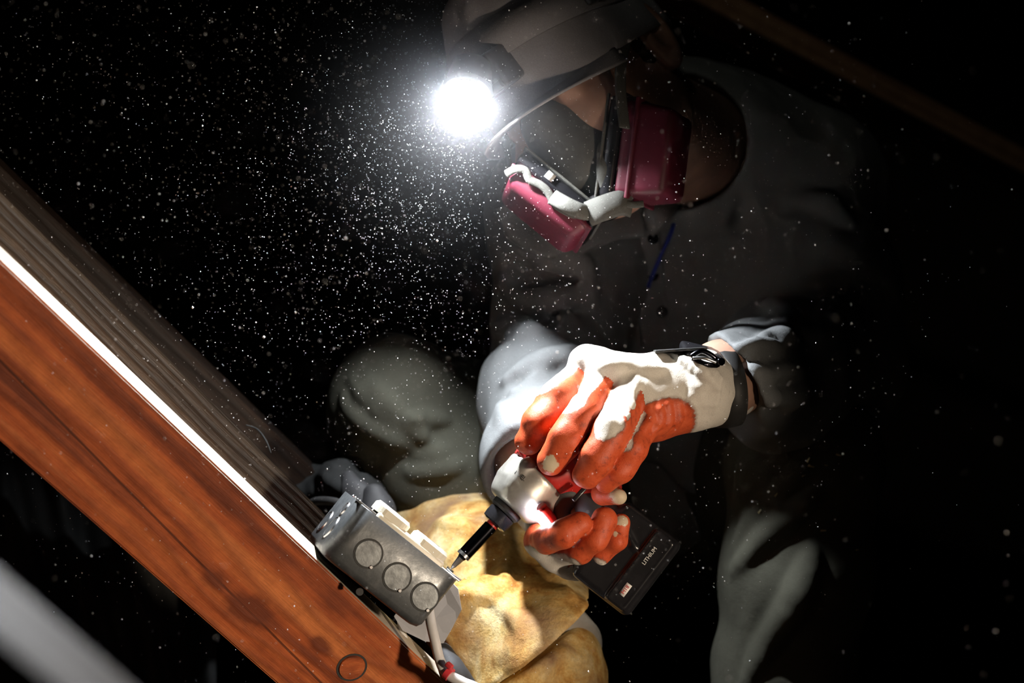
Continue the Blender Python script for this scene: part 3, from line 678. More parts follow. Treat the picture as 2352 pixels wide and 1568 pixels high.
def heel_coat(vv, coat, best):
    # rubber on the outer heel of the hand: below a plane through the edge of the palm
    q = np.array(P(1496, 1002, 1.372)); u = np.array(V(0.80, 0.58, 0).normalized()); n = np.array(V(-0.58, 0.80, 0).normalized())
    d = vv - q; e = np.sqrt(((d @ u) / 0.040) ** 2 + ((d @ n) / 0.0255) ** 2); c2 = 0.5 + (1.0 - e) * 1.3
    away = best > 0.0030
    return np.where(away, np.maximum(np.minimum(c2, 1), 0), coat)
def cuff_folds(g):
    for k in range(6):
        x = 1590 + k * 11; g.ridge([(x - 28, 800 + k * 3), (x + 4, 870), (x - 6, 945)], 0.0034, 0.003, 0.25)
    for k in range(5):
        g.ridge([(1545 + 13 * k, 812 + 4 * k), (1590 + 13 * k, 850 + 8 * k)], 0.0028, 0.003, 0.2)
    for k in range(4):
        x = 1490 + k * 21; g.ridge([(x, 925 - 2 * k), (x + 5, 960), (x - 10, 990)], 0.0038, 0.003, 0.3)
    g.ridge([(1462, 870), (1445, 930), (1430, 985)], 0.003, 0.006, 0.4); g.ridge([(1400, 835), (1470, 845), (1520, 850)], 0.003, 0.008, 0.4)
    g.rough(0.0009, 160, 11, 2)
glove_l, gl = glove('work_glove', (0.0, 1.305, 0.42), (0.21, 1.475, 0.64), palm_l, fing_l, [heel_coat], 'white knit glove with orange rubber palm, laid over the tool', cuff_folds)

# the hand gripping the handle (the worker's right)
mr = [P(1240, 1240, 1.392), P(1272, 1272, 1.396), P(1312, 1294, 1.402), P(1360, 1304, 1.410)]
def palm_r(g):
    g.chain([P(1258, 1090, 1.485), P(1262, 1140, 1.465), P(1285, 1200, 1.435)], [0.032, 0.030, 0.026], 0.02)
    for q in mr: g.cap(P(1295, 1195, 1.435), q, 0.024, 0.013, 0.014)
    g.cap(P(1320, 1180, 1.435), P(1370, 1150, 1.42), 0.022, 0.016, 0.02)
dor_r = V(-0.45, -0.80, 0.35)
fing_r = [
    dict(pts=[mr[0], P(1256, 1240, 1.362), P(1296, 1226, 1.340), P(1330, 1204, 1.342)], r=[0.0115, 0.0108, 0.0112, 0.0098], dorsal=V(-0.35, -0.85, 0.2), thr=0.70, tip=0.40, wear=[]),
    dict(pts=[mr[1], P(1330, 1265, 1.360), P(1364, 1240, 1.349), P(1390, 1192, 1.352)], r=[0.0105, 0.0098, 0.0102, 0.0100], dorsal=dor_r, thr=0.55, tip=0.50, wear=[]),
    dict(pts=[mr[2], P(1386, 1272, 1.372), P(1414, 1240, 1.364), P(1427, 1200, 1.366)], r=[0.0095, 0.0088, 0.0088, 0.0080], dorsal=dor_r, thr=0.50, tip=0.55, wear=[(P(1430, 1190, 1.357), 0.013), (P(1412, 1224, 1.354), 0.007)]),
    dict(pts=[mr[3], P(1412, 1287, 1.382), P(1437, 1254, 1.376), P(1452, 1214, 1.378)], r=[0.0085, 0.0078, 0.0076, 0.0070], dorsal=dor_r, thr=0.45, tip=0.6, wear=[(P(1453, 1216, 1.370), 0.016)]),
    dict(pts=[P(1368, 1146, 1.41), P(1392, 1128, 1.378), P(1420, 1140, 1.366)], r=[0.0140, 0.0100, 0.0072], dorsal=V(0, -0.3, 1), thr=0.2, tip=0.3, wear=[(P(1424, 1142, 1.358), 0.020)])]
def knit_r(vv, coat, best): return np.where(best > 0.0036, 0.0, coat)
glove_r, gr = glove('work_glove', (0.0, 1.315, 0.38), (0.15, 1.53, 0.545), palm_r, fing_r, [knit_r], 'white knit glove with orange rubber fingers, gripping the tool handle', lambda g: g.rough(0.0008, 170, 12, 2))

# cap ---------------------------------------------------------------------
def dome_pt(u, v, grow=0.0):
    """u round the head, v from rim 0 to top 1"""
    an = 2 * math.pi * u; el = v * math.pi / 2
    rx, ry, rz = 0.088 + grow, 0.110 + grow, 0.128 + grow
    x = rx * math.cos(el) ** 0.8 * math.sin(an); y = ry * math.cos(el) ** 0.8 * math.cos(an) - 0.004; z = 0.008 + rz * math.sin(el) ** 0.95
    fr = max(0.0, math.cos(an)); z += 0.014 * fr * math.sin(el * 2); y += 0.016 * fr * math.sin(el * 2)   # high front panels
    return H(x, y, z - 0.012 * (1 - v) * (0.5 - 0.5 * math.cos(an)))
capr = empty('cap', H(0, 0, 0.03)); capr.parent = person; capr.matrix_parent_inverse = person.matrix_world.inverted(); tag(capr, 'light grey cap with curved visor')
NU, NV = 96, 26
vs_ = [dome_pt(i / NU, j / NV * 0.995, 0.0012 * math.sin(i * 0.9) * math.sin(j * 0.5) - (0.0018 if (i % 16 == 0) else 0)) for j in range(NV + 1) for i in range(NU)]
vs_ += [dome_pt(i / NU, j / NV * 0.995, -0.003) for j in range(NV + 1) for i in range(NU)]
nv1 = (NV + 1) * NU; fs = []
for j in range(NV):
    for i in range(NU):
        a_, b_, c_, d_ = j*NU + i, j*NU + (i+1) % NU, (j+1)*NU + (i+1) % NU, (j+1)*NU + i
        fs.append((a_, b_, c_, d_)); fs.append((nv1 + a_, nv1 + d_, nv1 + c_, nv1 + b_))
for i in range(NU): fs.append((i, nv1 + i, nv1 + (i+1) % NU, (i+1) % NU))
fs.append(tuple(NV*NU + i for i in range(NU)))
link('crown', mesh_pd('crown', vs_, fs), M['cap'], capr, True)
lathe('top_button', [(0, 0.0), (0, 0.008), (0.003, 0.006), (0.005, 0.001)], M['cap'], H(0, 0.0, 0.134), U, capr, 16)
# visor
vv_, ff_ = [], []; NA, NB = 40, 14
for side in (0, 1):
    for j in range(NB + 1):
        for i in range(NA + 1):
            u = (i / NA - 0.5) * 2; an = u * 1.05; w = j / NB; ext = 0.046 * math.cos(u * math.pi / 2) ** 0.55
            x = 0.088 * math.sin(an) * (1 + 0.05 * w); y = 0.101 * math.cos(an) + ext * w; z = 0.013 - 0.010 * (u ** 2) * (0.5 + w) - 0.004 * w - 0.0022 * side
            vv_.append(H(x, y, z))
n1 = (NA + 1) * (NB + 1)
for j in range(NB):
    for i in range(NA):
        a_ = j*(NA+1) + i; q = (a_, a_+1, a_+NA+2, a_+NA+1); ff_.append(q); ff_.append(tuple(n1 + k for k in reversed(q)))
ring_ = [i for i in range(NA+1)] + [(j)*(NA+1)+NA for j in range(1, NB+1)] + [NB*(NA+1)+i for i in range(NA-1, -1, -1)] + [j*(NA+1) for j in range(NB-1, 0, -1)]
for k in range(len(ring_)):
    a_, b_ = ring_[k], ring_[(k+1) % len(ring_)]; ff_.append((a_, n1 + a_, n1 + b_, b_))
link('visor', mesh_pd('visor', vv_, ff_), M['cap'], capr, True)

# headlamp ------------------------------------------------------------------
LP = H(-0.004, 0.163, 0.051); LD = V(-0.12, -0.79, 0.60).normalized()
hl = empty('headlamp', LP); tag(hl, 'switched-on headlamp strapped round the front of the cap', 'headlamp')
lathe('lamp_housing', [(-0.030, 0.012), (-0.028, 0.017), (-0.006, 0.020), (0.0, 0.0215), (0.003, 0.0200), (0.003, 0.0155), (-0.001, 0.015)], M['lamp_body'], LP, LD, hl, 40)
lathe('lens', [(0.0, 0.0), (0.0, 0.0145), (0.0006, 0.014), (0.0010, 0.010), (0.0012, 0.0005)], emis('headlamp_light', (0.93, 0.96, 1.0), HEADLAMP_STRENGTH), LP, LD, hl, 40)
rbox('back_plate', (0.045, 0.034, 0.034), 0.004, M['lamp_body'], hl, frame(H(-0.002, 0.120, 0.052), Rr, F, U))
lathe('hinge', [(-0.016, 0.004), (0.016, 0.004)], M['lamp_body'], H(-0.004, 0.138, 0.040), Rr, hl, 16)
bv, bf = [], []; NB_ = 80
for i in range(NB_):
    an = i / NB_
    for (v, g_) in ((0.20, 0.001), (0.20, 0.0035), (0.36, 0.0035), (0.36, 0.001)): bv.append(dome_pt(an, v - 0.10 * (0.5 - 0.5 * math.cos(2 * math.pi * an)), g_))
for i in range(NB_):
    for k in range(4): bf.append((i*4+k, i*4+(k+1) % 4, ((i+1) % NB_)*4+(k+1) % 4, ((i+1) % NB_)*4+k))
link('strap', mesh_pd('headlamp_strap', bv, bf), M['cap'], hl, True)
sb = dome_pt(0.80, 0.24, 0.006); ab_ = ortho((dome_pt(0.82, 0.24, 0.006) - dome_pt(0.78, 0.24, 0.006)), U)
rbox('strap_buckle', (0.030, 0.024, 0.006), 0.002, M['lamp_body'], hl, frame(sb, *ab_))
rbox('strap_slide', (0.005, 0.026, 0.009), 0.001, M['grey_plastic'], hl, frame(sb, *ab_))

# respirator --------------------------------------------------------------------
rs = empty('respirator', H(0, 0.10, -0.06)); tag(rs, 'half-mask respirator with two magenta filter cartridges on the bowed face', 'respirator')
rm = SDF(H(0, 0.08, -0.06) - Vector((0.12, 0.12, 0.12)), H(0, 0.08, -0.06) + Vector((0.12, 0.12, 0.12)), 0.0026)
rm.ell(H(0, 0.062, -0.050), HA, (0.047, 0.045, 0.055), 0); rm.cap(H(0, 0.093, -0.008), H(0, 0.090, -0.055), 0.0215, 0.026, 0.02); rm.cap(H(0, 0.090, -0.055), H(0, 0.086, -0.080), 0.023, 0.018, 0.015)
for s_ in (-1, 1): rm.cap(H(0.022 * s_, 0.075, -0.066), H(0.052 * s_, 0.052, -0.076), 0.018, 0.013, 0.012)
rm.ell(H(0, 0.030, -0.042), HA, (0.044, 0.045, 0.054), 0.004, 'd')
link('facepiece', rm.mesh('facepiece'), M['grey_plastic'], rs)
lathe('exhale_valve', [(0, 0.019), (0.006, 0.020), (0.010, 0.017), (0.011, 0.001)], M['black_plastic'], H(0, 0.096, -0.092), (F * 0.6 - U * 0.8), rs, 28)
def cartridge(c, nrm, longax, length, width, deep, label):
    z, y, x = Vector(nrm).normalized(), None, None
    x = Vector(longax); x = (x - z * x.dot(z)).normalized(); y = z.cross(x)
    f = empty('filter', c); f.parent = rs; f.matrix_parent_inverse = rs.matrix_world.inverted(); tag(f, label)
    rbox('filter_base', (length, width, 0.012), 0.004, M['black_plastic'], f, frame(c, x, y, z))
    rbox('filter_rim', (length * 1.02, width * 1.03, 0.0022), 0.0008, M['strap'], f, frame(c - z * 0.007, x, y, z))
    rbox('filter_shell', (length * 0.97, width * 0.96, deep), 0.007, M['magenta'], f, frame(c + z * (0.006 + deep / 2), x, y, z), 3, True, (0.86, 0.80))
    rbox('filter_ridge', (length * 0.99, width * 0.98, 0.003), 0.001, M['magenta'], f, frame(c + z * (0.006 + deep * 0.30), x, y, z))
    return f, x, y, z
c1, x1, y1, z1 = cartridge(P(1434, 352, 1.478), V(0.90, -0.10, 0.42), V(0.10, 1, -0.05), 0.088, 0.070, 0.045, 'magenta filter cartridge facing the viewer')
c2, x2, y2, z2 = cartridge(P(1272, 458, 1.482), V(-0.62, -0.72, 0.30), V(0.78, -0.62, 0.05), 0.088, 0.066, 0.020, 'magenta filter cartridge seen edge-on')
# printed label pads on the edge of the lower base
ey = y2 if y2.y < 0 else -y2
for (t, w_) in ((-0.012, 0.008), (0.032, 0.008)):
    rbox('label_mark', (w_, 0.007, 0.0004), 0, M['white_print'], c2, frame(c2.matrix_world.translation + x2 * t + ey * 0.0352, x2, z2, ey))
# head straps and yoke
tube('head_strap', [H(-0.080, 0.030, 0.008), H(-0.077, 0.047, 0.0), H(-0.072, 0.072, -0.02), H(-0.066, 0.10, -0.052)], 0.0012, M['strap'], rs, 8, wide=0.0055, nrm=tuple(-Rr + F * 0.4))
tube('head_strap', [H(0.080, 0.030, 0.008), H(0.077, 0.047, 0.0), H(0.072, 0.072, -0.02), H(0.066, 0.10, -0.052)], 0.0012, M['strap'], rs, 8, wide=0.0055, nrm=tuple(Rr + F * 0.4))
def yoke(name, pix, r, wide, D=1.448, m='strap'): return tube(name, [P(x, y, D + dd) for (x, y, dd) in pix], r, M[m], rs, 10, wide=wide, nrm=(0, -1, 0.1))
yoke('yoke', [(1388, 330, 0.01), (1386, 380, 0), (1390, 420, 0), (1412, 448, 0)], 0.0022, 0.006)
yoke('yoke_pad', [(1350, 492, 0), (1385, 478, -0.006), (1425, 466, -0.006), (1450, 470, 0)], [0.002, 0.006, 0.006, 0.002], 0.011)
yoke('neck_strap', [(1408, 446, -0.004), (1428, 462, -0.008), (1450, 470, -0.008), (1478, 468, -0.006)], 0.0012, 0.003)
yoke('yoke_pad', [(1268, 452, 0.0), (1300, 470, -0.005), (1330, 484, -0.005), (1352, 488, 0)], [0.002, 0.0045, 0.0045, 0.002], 0.007)
yoke('neck_strap', [(1162, 400, 0.005), (1185, 388, 0.0), (1206, 392, 0), (1216, 412, 0), (1240, 424, 0), (1258, 440, 0), (1275, 468, 0), (1310, 490, 0), (1345, 498, 0)], 0.0012, 0.0035)

# wristwatch -------------------------------------------------------------------
wa = (K['el_l'] - WL).normalized(); wc = P(1664, 892, 1.416)
ww = empty('wristwatch', wc); tag(ww, 'black wristwatch buckled over the cuff of the glove', 'watch')
xa, ya, za = ortho(wa, V(0, 1, 0))
bv, bf = [], []; nb_ = 56
xa = (V(0.97, 0.10, -0.20)).normalized(); xa, ya, za = ortho(xa, V(0, 1, 0))
for i in range(nb_):
    an = 2 * math.pi * i / nb_
    for (t, r) in ((-0.009, 0.0295), (-0.009, 0.0320), (0.0, 0.0330), (0.009, 0.0320), (0.009, 0.0295)): bv.append(wc + xa * t + ya * math.cos(an) * r + za * math.sin(an) * r)
for i in range(nb_):
    for k in range(5): bf.append((i*5+k, i*5+(k+1) % 5, ((i+1) % nb_)*5+(k+1) % 5, ((i+1) % nb_)*5+k))
link('strap', mesh_pd('watch_strap', bv, bf), M['black_rubber'], ww, True)
wt = P(1610, 815, 1.385)
wx, wy, wz = ortho(V(0.97, -0.22, -0.1), V(0.2, 0.95, 0.25))
rbox('watch_case', (0.034, 0.008, 0.034), 0.003, M['black_plastic'], ww, frame(P(1612, 812, 1.400), wx, wy, wz))
rbox('strap_end', (0.042, 0.0022, 0.020), 0.0008, M['black_rubber'], ww, frame(P(1562, 803, 1.388), V(0.99, 0.06, 0).normalized(), V(-0.06, 0.99, 0).normalized(), V(0, 0, 1)))
tube('buckle', [P(1588, 818, 1.365), P(1612, 806, 1.364), P(1640, 820, 1.366), P(1648, 838, 1.368), P(1620, 836, 1.363), P(1590, 822, 1.364)], 0.0022, M['bit_black'], ww, 8)
tube('buckle_pin', [P(1592, 822, 1.362), P(1618, 822, 1.360), P(1645, 832, 1.362)], 0.0014, M['steel'], ww, 8)
lathe('crown_knob', [(0, 0.003), (0.005, 0.003)], M['bit_black'], P(1650, 828, 1.365), V(0.5, -0.2, 0.8), ww, 14)

# impact driver --------------------------------------------------------------------
TD = 1.395
A0 = P(1036, 1306, 1.382)                                          # bit tip
axd = (P(1290, 1034, TD + 0.008) - A0).normalized()                # from tip towards the motor
handd = (P(1425, 1262, 1.385) - P(1312, 1070, TD)).normalized()
dv = empty('impact_driver', A0); tag(dv, 'red and black cordless impact driver held in both gloved hands', 'power tool')
s0 = (P(1150, 1183, 1.388) - A0).length                            # distance of the chuck from the tip
lathe('bit', [(0, 0.0004), (0.003, 0.0018), (0.012, 0.0030), (0.014, 0.0032), (0.020, 0.0032)], M['steel'], A0, axd, dv, sides=6, smooth=False)
lathe('bit_shank', [(0.010, 0.0022), (0.013, 0.0036), (0.020, 0.0036)], M['bit_black'], A0, axd, dv, sides=6, smooth=False)
lathe('bit_holder', [(0.0145, 0.0048), (0.015, 0.0057), (0.047, 0.0059), (0.0475, 0.0052)], M['bit_black'], A0, axd, dv, 28)
lathe('holder_tip_ring', [(0.0138, 0.0050), (0.0138, 0.0060), (0.0165, 0.0060), (0.0165, 0.0050)], M['steel'], A0, axd, dv, 28)
lathe('red_ring', [(0.047, 0.0044), (0.0475, 0.0050), (0.051, 0.0050), (0.0515, 0.0044)], M['red_body'], A0, axd, dv, 24)
lathe('collet', [(0.050, 0.0085), (0.051, 0.0112), (0.055, 0.0118), (0.061, 0.0118), (0.0615, 0.0098), (0.072, 0.0098)], M['black_plastic'], A0, axd, dv, 30)
lathe('nose_ring', [(0.062, 0.0120), (0.064, 0.0135), (0.069, 0.0138), (0.071, 0.012)], M['black_rubber'], A0, axd, dv, 32)
gx = axd; gz = handd - gx * handd.dot(gx); gz.normalize(); gy = gx.cross(gz)          # gz: towards the handle, gy: sideways
gb = SDF(A0 + axd * 0.09 - Vector((0.07,) * 3), A0 + axd * 0.09 + Vector((0.07,) * 3), 0.0016)
gb.chain([A0 + axd * 0.0735, A0 + axd * 0.084, A0 + axd * 0.100], [0.0165, 0.0255, 0.0275], 0.006)
gb.box(A0 + axd * 0.124, (gx, gy, gz), (0.020, 0.06, 0.06), 0.001, 0.002, 'd'); gb.box(A0 + axd * 0.046, (gx, gy, gz), (0.022, 0.06, 0.06), 0.001, 0.003, 'd')
gb.box(A0 + axd * 0.088 + gz * 0.022, (gx, gy, gz), (0.012, 0.010, 0.008), 0.004, 0.008)
for s_ in (-1, 1): gb.cap(A0 + axd * 0.080 + gy * 0.020 * s_ - gz * 0.010, A0 + axd * 0.104 + gy * 0.024 * s_ - gz * 0.012, 0.004, 0.005, 0.004)
gearbox = link('gear_housing', gb.mesh('gear_housing'), M['cast'], dv)
rb_ = SDF(A0 + axd * 0.14 - Vector((0.085,) * 3), A0 + axd * 0.14 + Vector((0.085,) * 3), 0.0016)
rb_.chain([A0 + axd * 0.110, A0 + axd * 0.140, A0 + axd * 0.172], [0.0270, 0.0262, 0.0235], 0.006, flat=(gy, 0.94))
rb_.box(A0 + axd * 0.083, (gx, gy, gz), (0.0205, 0.06, 0.06), 0.001, 0.002, 'd')
rb_.cap(A0 + axd * 0.124 + gz * 0.01, A0 + axd * 0.132 + gz * 0.042, 0.022, 0.019, 0.012)
rb_.box(A0 + axd * 0.118 + gy * 0.0 - gz * 0.022, (gx, gy, gz), (0.014, 0.018, 0.004), 0.002, 0.004)
link('motor_housing', rb_.mesh('motor_housing'), M['red_body'], dv)
hb = SDF(P(1380, 1190, 1.39) - Vector((0.07,) * 3), P(1380, 1190, 1.39) + Vector((0.07,) * 3), 0.0018)
h0 = A0 + axd * 0.130 + gz * 0.030; h1 = P(1408, 1246, 1.388)
hb.chain([h0, h0.lerp(h1, 0.5), h1], [0.0185, 0.0175, 0.0200], 0.008, flat=(gy, 0.85))
link('handle_grip', hb.mesh('handle_grip'), M['black_rubber'], dv)
guard = SDF(P(1290, 1150, 1.39) - Vector((0.06,) * 3), P(1290, 1150, 1.39) + Vector((0.06,) * 3), 0.0018)
guard.cap(A0 + axd * 0.098 + gz * 0.026, A0 + axd * 0.128 + gz * 0.028, 0.012, 0.014, 0.006, flat=(gy, 1.1)); guard.cap(A0 + axd * 0.094 + gz * 0.030, A0 + axd * 0.092 + gz * 0.040, 0.008, 0.006, 0.006)
link('front_grip', guard.mesh('front_grip'), M['black_rubber'], dv)
tg = SDF(P(1320, 1165, 1.38) - Vector((0.04,) * 3), P(1320, 1165, 1.38) + Vector((0.04,) * 3), 0.0012)
tq = A0 + axd * 0.112 + gz * 0.052
tg.cap(tq - gz * 0.012, tq + gz * 0.012, 0.0075, 0.0085, 0.002); link('trigger', tg.mesh('trigger'), M['red_body'], dv)
rbox('mode_switch', (0.014, 0.006, 0.004), 0.001, M['black_plastic'], dv, frame(P(1330, 1135, 1.365), gx, gy, gz))
# work light under the nose
lq = A0 + axd * 0.080
arc = [lq + (gz * math.cos(a_) - gy * math.sin(a_) * 1.0) * 0.0335 for a_ in np.linspace(-0.75, 0.95, 9)]
tube('light_housing', [q + axd * 0.004 for q in arc], 0.0046, M['red_body'], dv, 10, sub=3)
tube('work_light', [q - axd * 0.0028 + (q - lq) * 0.04 for q in arc], 0.0034, emis('tool_light', (0.85, 0.87, 1.0), LED_STRENGTH), dv, 10, sub=3)
# lettering on the gear housing
tsf = A0 + axd * 0.093
vw = V(0, 0, 1); fx = (axd).normalized()
fn = (vw - fx * vw.dot(fx)).normalized(); fy = fn.cross(fx)
fn2 = (fn - gz * 0.45).normalized(); tx = (gz - fn2 * gz.dot(fn2)).normalized(); ty = fn2.cross(tx)
text('lettering', 'FUEL', 0.0052, M['dark_print'], frame(A0 + axd * 0.091 + fn2 * 0.0286, tx, ty, fn2), gearbox)
# battery ---------------------------------------------------------------------------
bu = V(0.790, -0.600, 0.12).normalized()                          # downwards out of the handle
bl = V(-0.577, -0.817, 0.0); bl = (bl - bu * bl.dot(bu)).normalized(); bw = bu.cross(bl).normalized()
if bw.y > 0: bw = -bw                                              # side facing the viewer
bc = P(1440, 1281, 1.388)
bt = SDF(bc - Vector((0.08,) * 3), bc + Vector((0.08,) * 3), 0.0014)
bt.box(bc, (bl, bw, bu), (0.0370, 0.024, 0.029), 0.006, 0)
bt.box(bc - bu * 0.030, (bl, bw, bu), (0.030, 0.020, 0.010), 0.006, 0.004)
bt.box(bc + bu * 0.014 + bw * 0.022, (bl, bw, bu), (0.0345, 0.006, 0.010), 0.003, 0.002)
bt.box(bc + bu * 0.014 + bw * 0.0285, (bl, bw, bu), (0.031, 0.0015, 0.0075), 0.001, 0.0008, 'd')
bt.chain([bc - bl * 0.022 - bu * 0.022 + bw * 0.024, bc - bl * 0.012 + bu * 0.000 + bw * 0.024], 0.0025, 0.002)
batt = link('battery', bt.mesh('battery'), M['black_plastic'], dv); tag(batt, 'black battery pack with a printed strip')
tb = bc + bu * 0.014 + bw * 0.0275
text('lettering', 'LITHIUM', 0.0044, M['white_print'], frame(tb - bl * 0.014 - bu * 0.001, -bl, -bu, bw) if (-bl).cross(-bu).dot(bw) > 0 else frame(tb - bl * 0.014 - bu * 0.001, -bl, bu, bw), batt)
rbox('label_badge', (0.011, 0.0050, 0.0004), 0, M['white_print'], batt, frame(tb + bl * 0.019, bl, bu, bw) if bl.cross(bu).dot(bw) > 0 else frame(tb + bl * 0.019, bl, -bu, bw))
text('badge_lettering', 'M18', 0.0044, M['red_print'], frame(tb + bl * 0.019 + bw * 0.0004, -bl, -bu, bw) if (-bl).cross(-bu).dot(bw) > 0 else frame(tb + bl * 0.019 + bw * 0.0004, -bl, bu, bw), batt)

# electrical box -----------------------------------------------------------------------
eu = V(0.758, -0.640, -0.20).normalized(); ev = V(0.66, 0.75, -0.14); ev = (ev - eu * ev.dot(eu)).normalized(); ew = eu.cross(ev).normalized()
if ew.y > 0: ew = -ew                                              # ew: side facing the viewer
ec_face = P(897, 1305, 1.335)                                      # middle of the visible side
EL, EH, EW = 0.102, 0.050, 0.098
ec = ec_face - ew * EW / 2
eb = empty('electrical_box', ec - ev * EH / 2); tag(eb, 'galvanised steel outlet box with round knockouts, fixed beside the orange brace', 'electrical box')
# walls of the box, open towards ev
def box_shell():
    n = 8; r = 0.014; prof = []                                    # rounded rectangle round the ev axis
    hx, hz = EL / 2, EW / 2
    for (sx, sz, a0) in ((1, 1, 0), (-1, 1, 90), (-1, -1, 180), (1, -1, 270)):
        for k in range(n + 1):
            a = math.radians(a0 + 90 * k / n); prof.append((sx * (hx - r) + r * math.cos(a), sz * (hz - r) + r * math.sin(a)))
    vs2, fs2 = [], []; m_ = len(prof); t = 0.0016
    rings = [(-EH/2, -0.006), (-EH/2 + 0.0018, -0.0018), (-EH/2 + 0.006, 0), (EH/2 - 0.0005, 0), (EH/2, -0.0004), (EH/2, -t), (-EH/2 + t, -t - 0.003)]
    for (y, ins) in rings:
        for (px_, pz_) in prof:
            l = math.hypot(px_, pz_); sx = (abs(px_) + ins) / max(abs(px_), 1e-6); sz = (abs(pz_) + ins) / max(abs(pz_), 1e-6)
            vs2.append(ec + eu * (px_ * sx) + ev * y + ew * (pz_ * sz))
    for i in range(len(rings) - 1):
        for k in range(m_): fs2.append((i*m_+k, i*m_+(k+1) % m_, (i+1)*m_+(k+1) % m_, (i+1)*m_+k))
    fs2.append(tuple(range(m_))); fs2.append(tuple((len(rings)-1)*m_ + k for k in range(m_)))
    me = mesh_pd('box_shell', vs2, fs2); bm = bmesh.new(); bm.from_mesh(me); bmesh.ops.recalc_face_normals(bm, faces=bm.faces[:]); bm.to_mesh(me); bm.free(); return me
shell = link('box_shell', box_shell(), M['galv'], eb, True); sharp_edges(shell.data, 45)
def on_side(px, py): return hit(px, py, ec_face, ew)
for (x, y) in ((846, 1271), (912, 1325), (976, 1370)):
    q = on_side(x, y)
    ko = lathe('knockout', [(0, 0.0), (0, 0.0102), (0.0005, 0.0109), (0.0012, 0.0109)], M['galv_light'], q + ew * 0.0009, -ew, eb, 36)
    lathe('knockout_rim', [(0, 0.0109), (-0.0003, 0.0112), (-0.0003, 0.0117), (0.0003, 0.0120)], M['dark_print'], q + ew * 0.0002, -ew, eb, 36, closed=False)
    lathe('knockout_tab', [(0, 0.0), (0, 0.0012), (0.0005, 0.0016)], M['steel'], q + ew * 0.0012 + V(0.2, -1, 0).normalized() * 0.0108, -ew, eb, 12)
# slotted end with its knockouts
qe = ec - eu * EL / 2
for (dv_, dw_, r_) in ((-0.004, 0.016, 0.0085), (0.014, 0.012, 0.0045), (-0.004, -0.020, 0.0085)):
    kk = lathe('end_knockout', [(0, 0.0), (0, r_ - 0.0006), (0.0006, r_), (0.0014, r_)], M['galv'], qe + ev * dv_ + ew * dw_ - eu * 0.001, eu, eb, 32)
    lathe('end_knockout_rim', [(0, r_), (-0.0006, r_ + 0.0006), (-0.0006, r_ + 0.0012), (0.0004, r_ + 0.0018)], M['steel'], qe + ev * dv_ + ew * dw_ - eu * 0.0004, eu, eb, 32, closed=False)
for k in range(4):
    q = qe + ev * (EH / 2) + ew * (0.030 - 0.012 * k) + eu * 0.002; lathe('edge_burr', [(-0.002, 0.0006), (0.0, 0.0016), (0.002, 0.0005)], M['steel'], q, ev, eb, 10)
for (sx, sw) in ((0.040, 0.036), (-0.040, -0.036)):
    rbox('mounting_ear', (0.012, 0.0016, 0.012), 0.0004, M['galv'], eb, frame(ec + eu * sx + ev * (EH/2 - 0.001) + ew * sw, eu, ev, ew if eu.cross(ev).dot(ew) > 0 else -ew))
# duplex receptacle in the box
rc = empty('duplex_receptacle', ec + ev * EH / 2); tag(rc, 'ivory duplex receptacle sitting in the steel outlet box', 'receptacle')
eR = frame(Vector(), eu, ev, ew if eu.cross(ev).dot(ew) > 0 else -ew).to_3x3().to_4x4()
def eF(q): m = eR.copy(); m.translation = q; return m
rbox('yoke', (0.104, 0.0015, 0.016), 0.0004, M['steel'], rc, eF(ec + ev * (EH/2 + 0.0006) + ew * 0.034))
rbox('receptacle_body', (0.068, 0.026, 0.034), 0.003, M['ivory'], rc, eF(ec + ev * (EH/2 - 0.008) + ew * 0.028))
for (t_) in (-0.0215, 0.0175):
    bm = bmesh.new(); q = ec + eu * t_ + ev * (EH/2 + 0.003) + ew * 0.030; n = 40
    lo_, hi_, top_ = [], [], []
    for k in range(n):
        a = 2 * math.pi * k / n; x = 0.0172 * math.cos(a); z = 0.0172 * math.sin(a); z = max(-0.0143, min(0.0143, z))
        lo_.append(bm.verts.new(q + eu * x + ew * z)); hi_.append(bm.verts.new(q + eu * x + ew * z + ev * 0.0062)); top_.append(bm.verts.new(q + eu * x * 0.86 + ew * z * 0.86 + ev * 0.0088))
    for k in range(n):
        bm.faces.new((lo_[k], lo_[(k+1) % n], hi_[(k+1) % n], hi_[k])); bm.faces.new((hi_[k], hi_[(k+1) % n], top_[(k+1) % n], top_[k]))
    bm.faces.new(top_); bm.faces.new(lo_)
    fc = link('outlet_face', bm_mesh('outlet_face', bm), M['ivory'], rc)
    for (du, dw, sx, sz) in ((0.002, 0.0062, 0.008, 0.0018), (0.002, -0.0062, 0.0065, 0.0018), (-0.0085, 0, 0.0045, 0.0045)):
        rbox('slot', (sx, 0.0006, sz), 0, M['dark_print'], fc, eF(q + eu * du + ew * dw + ev * 0.0088))
# the screw being driven and the bright metal strap it bites into
sc_ = empty('screw', A0); tag(sc_, 'bright steel screw under the tip of the bit', 'screw')
lathe('screw_head', [(-0.0006, 0.0008), (-0.0002, 0.0036), (-0.0022, 0.0030), (-0.0032, 0.0018)], M['steel'], A0, axd, sc_, 20)
lathe('screw_shaft', [(-0.003, 0.0016), (-0.013, 0.0015), (-0.016, 0.0003)], M['steel'], A0, axd, sc_, 12)
tube('grounding_tab', [P(1027, 1306, 1.376), P(1040, 1318, 1.372), P(1059, 1332, 1.370)], 0.0006, M['steel'], eb, 8, wide=0.0024, nrm=tuple(ev), sub=3)
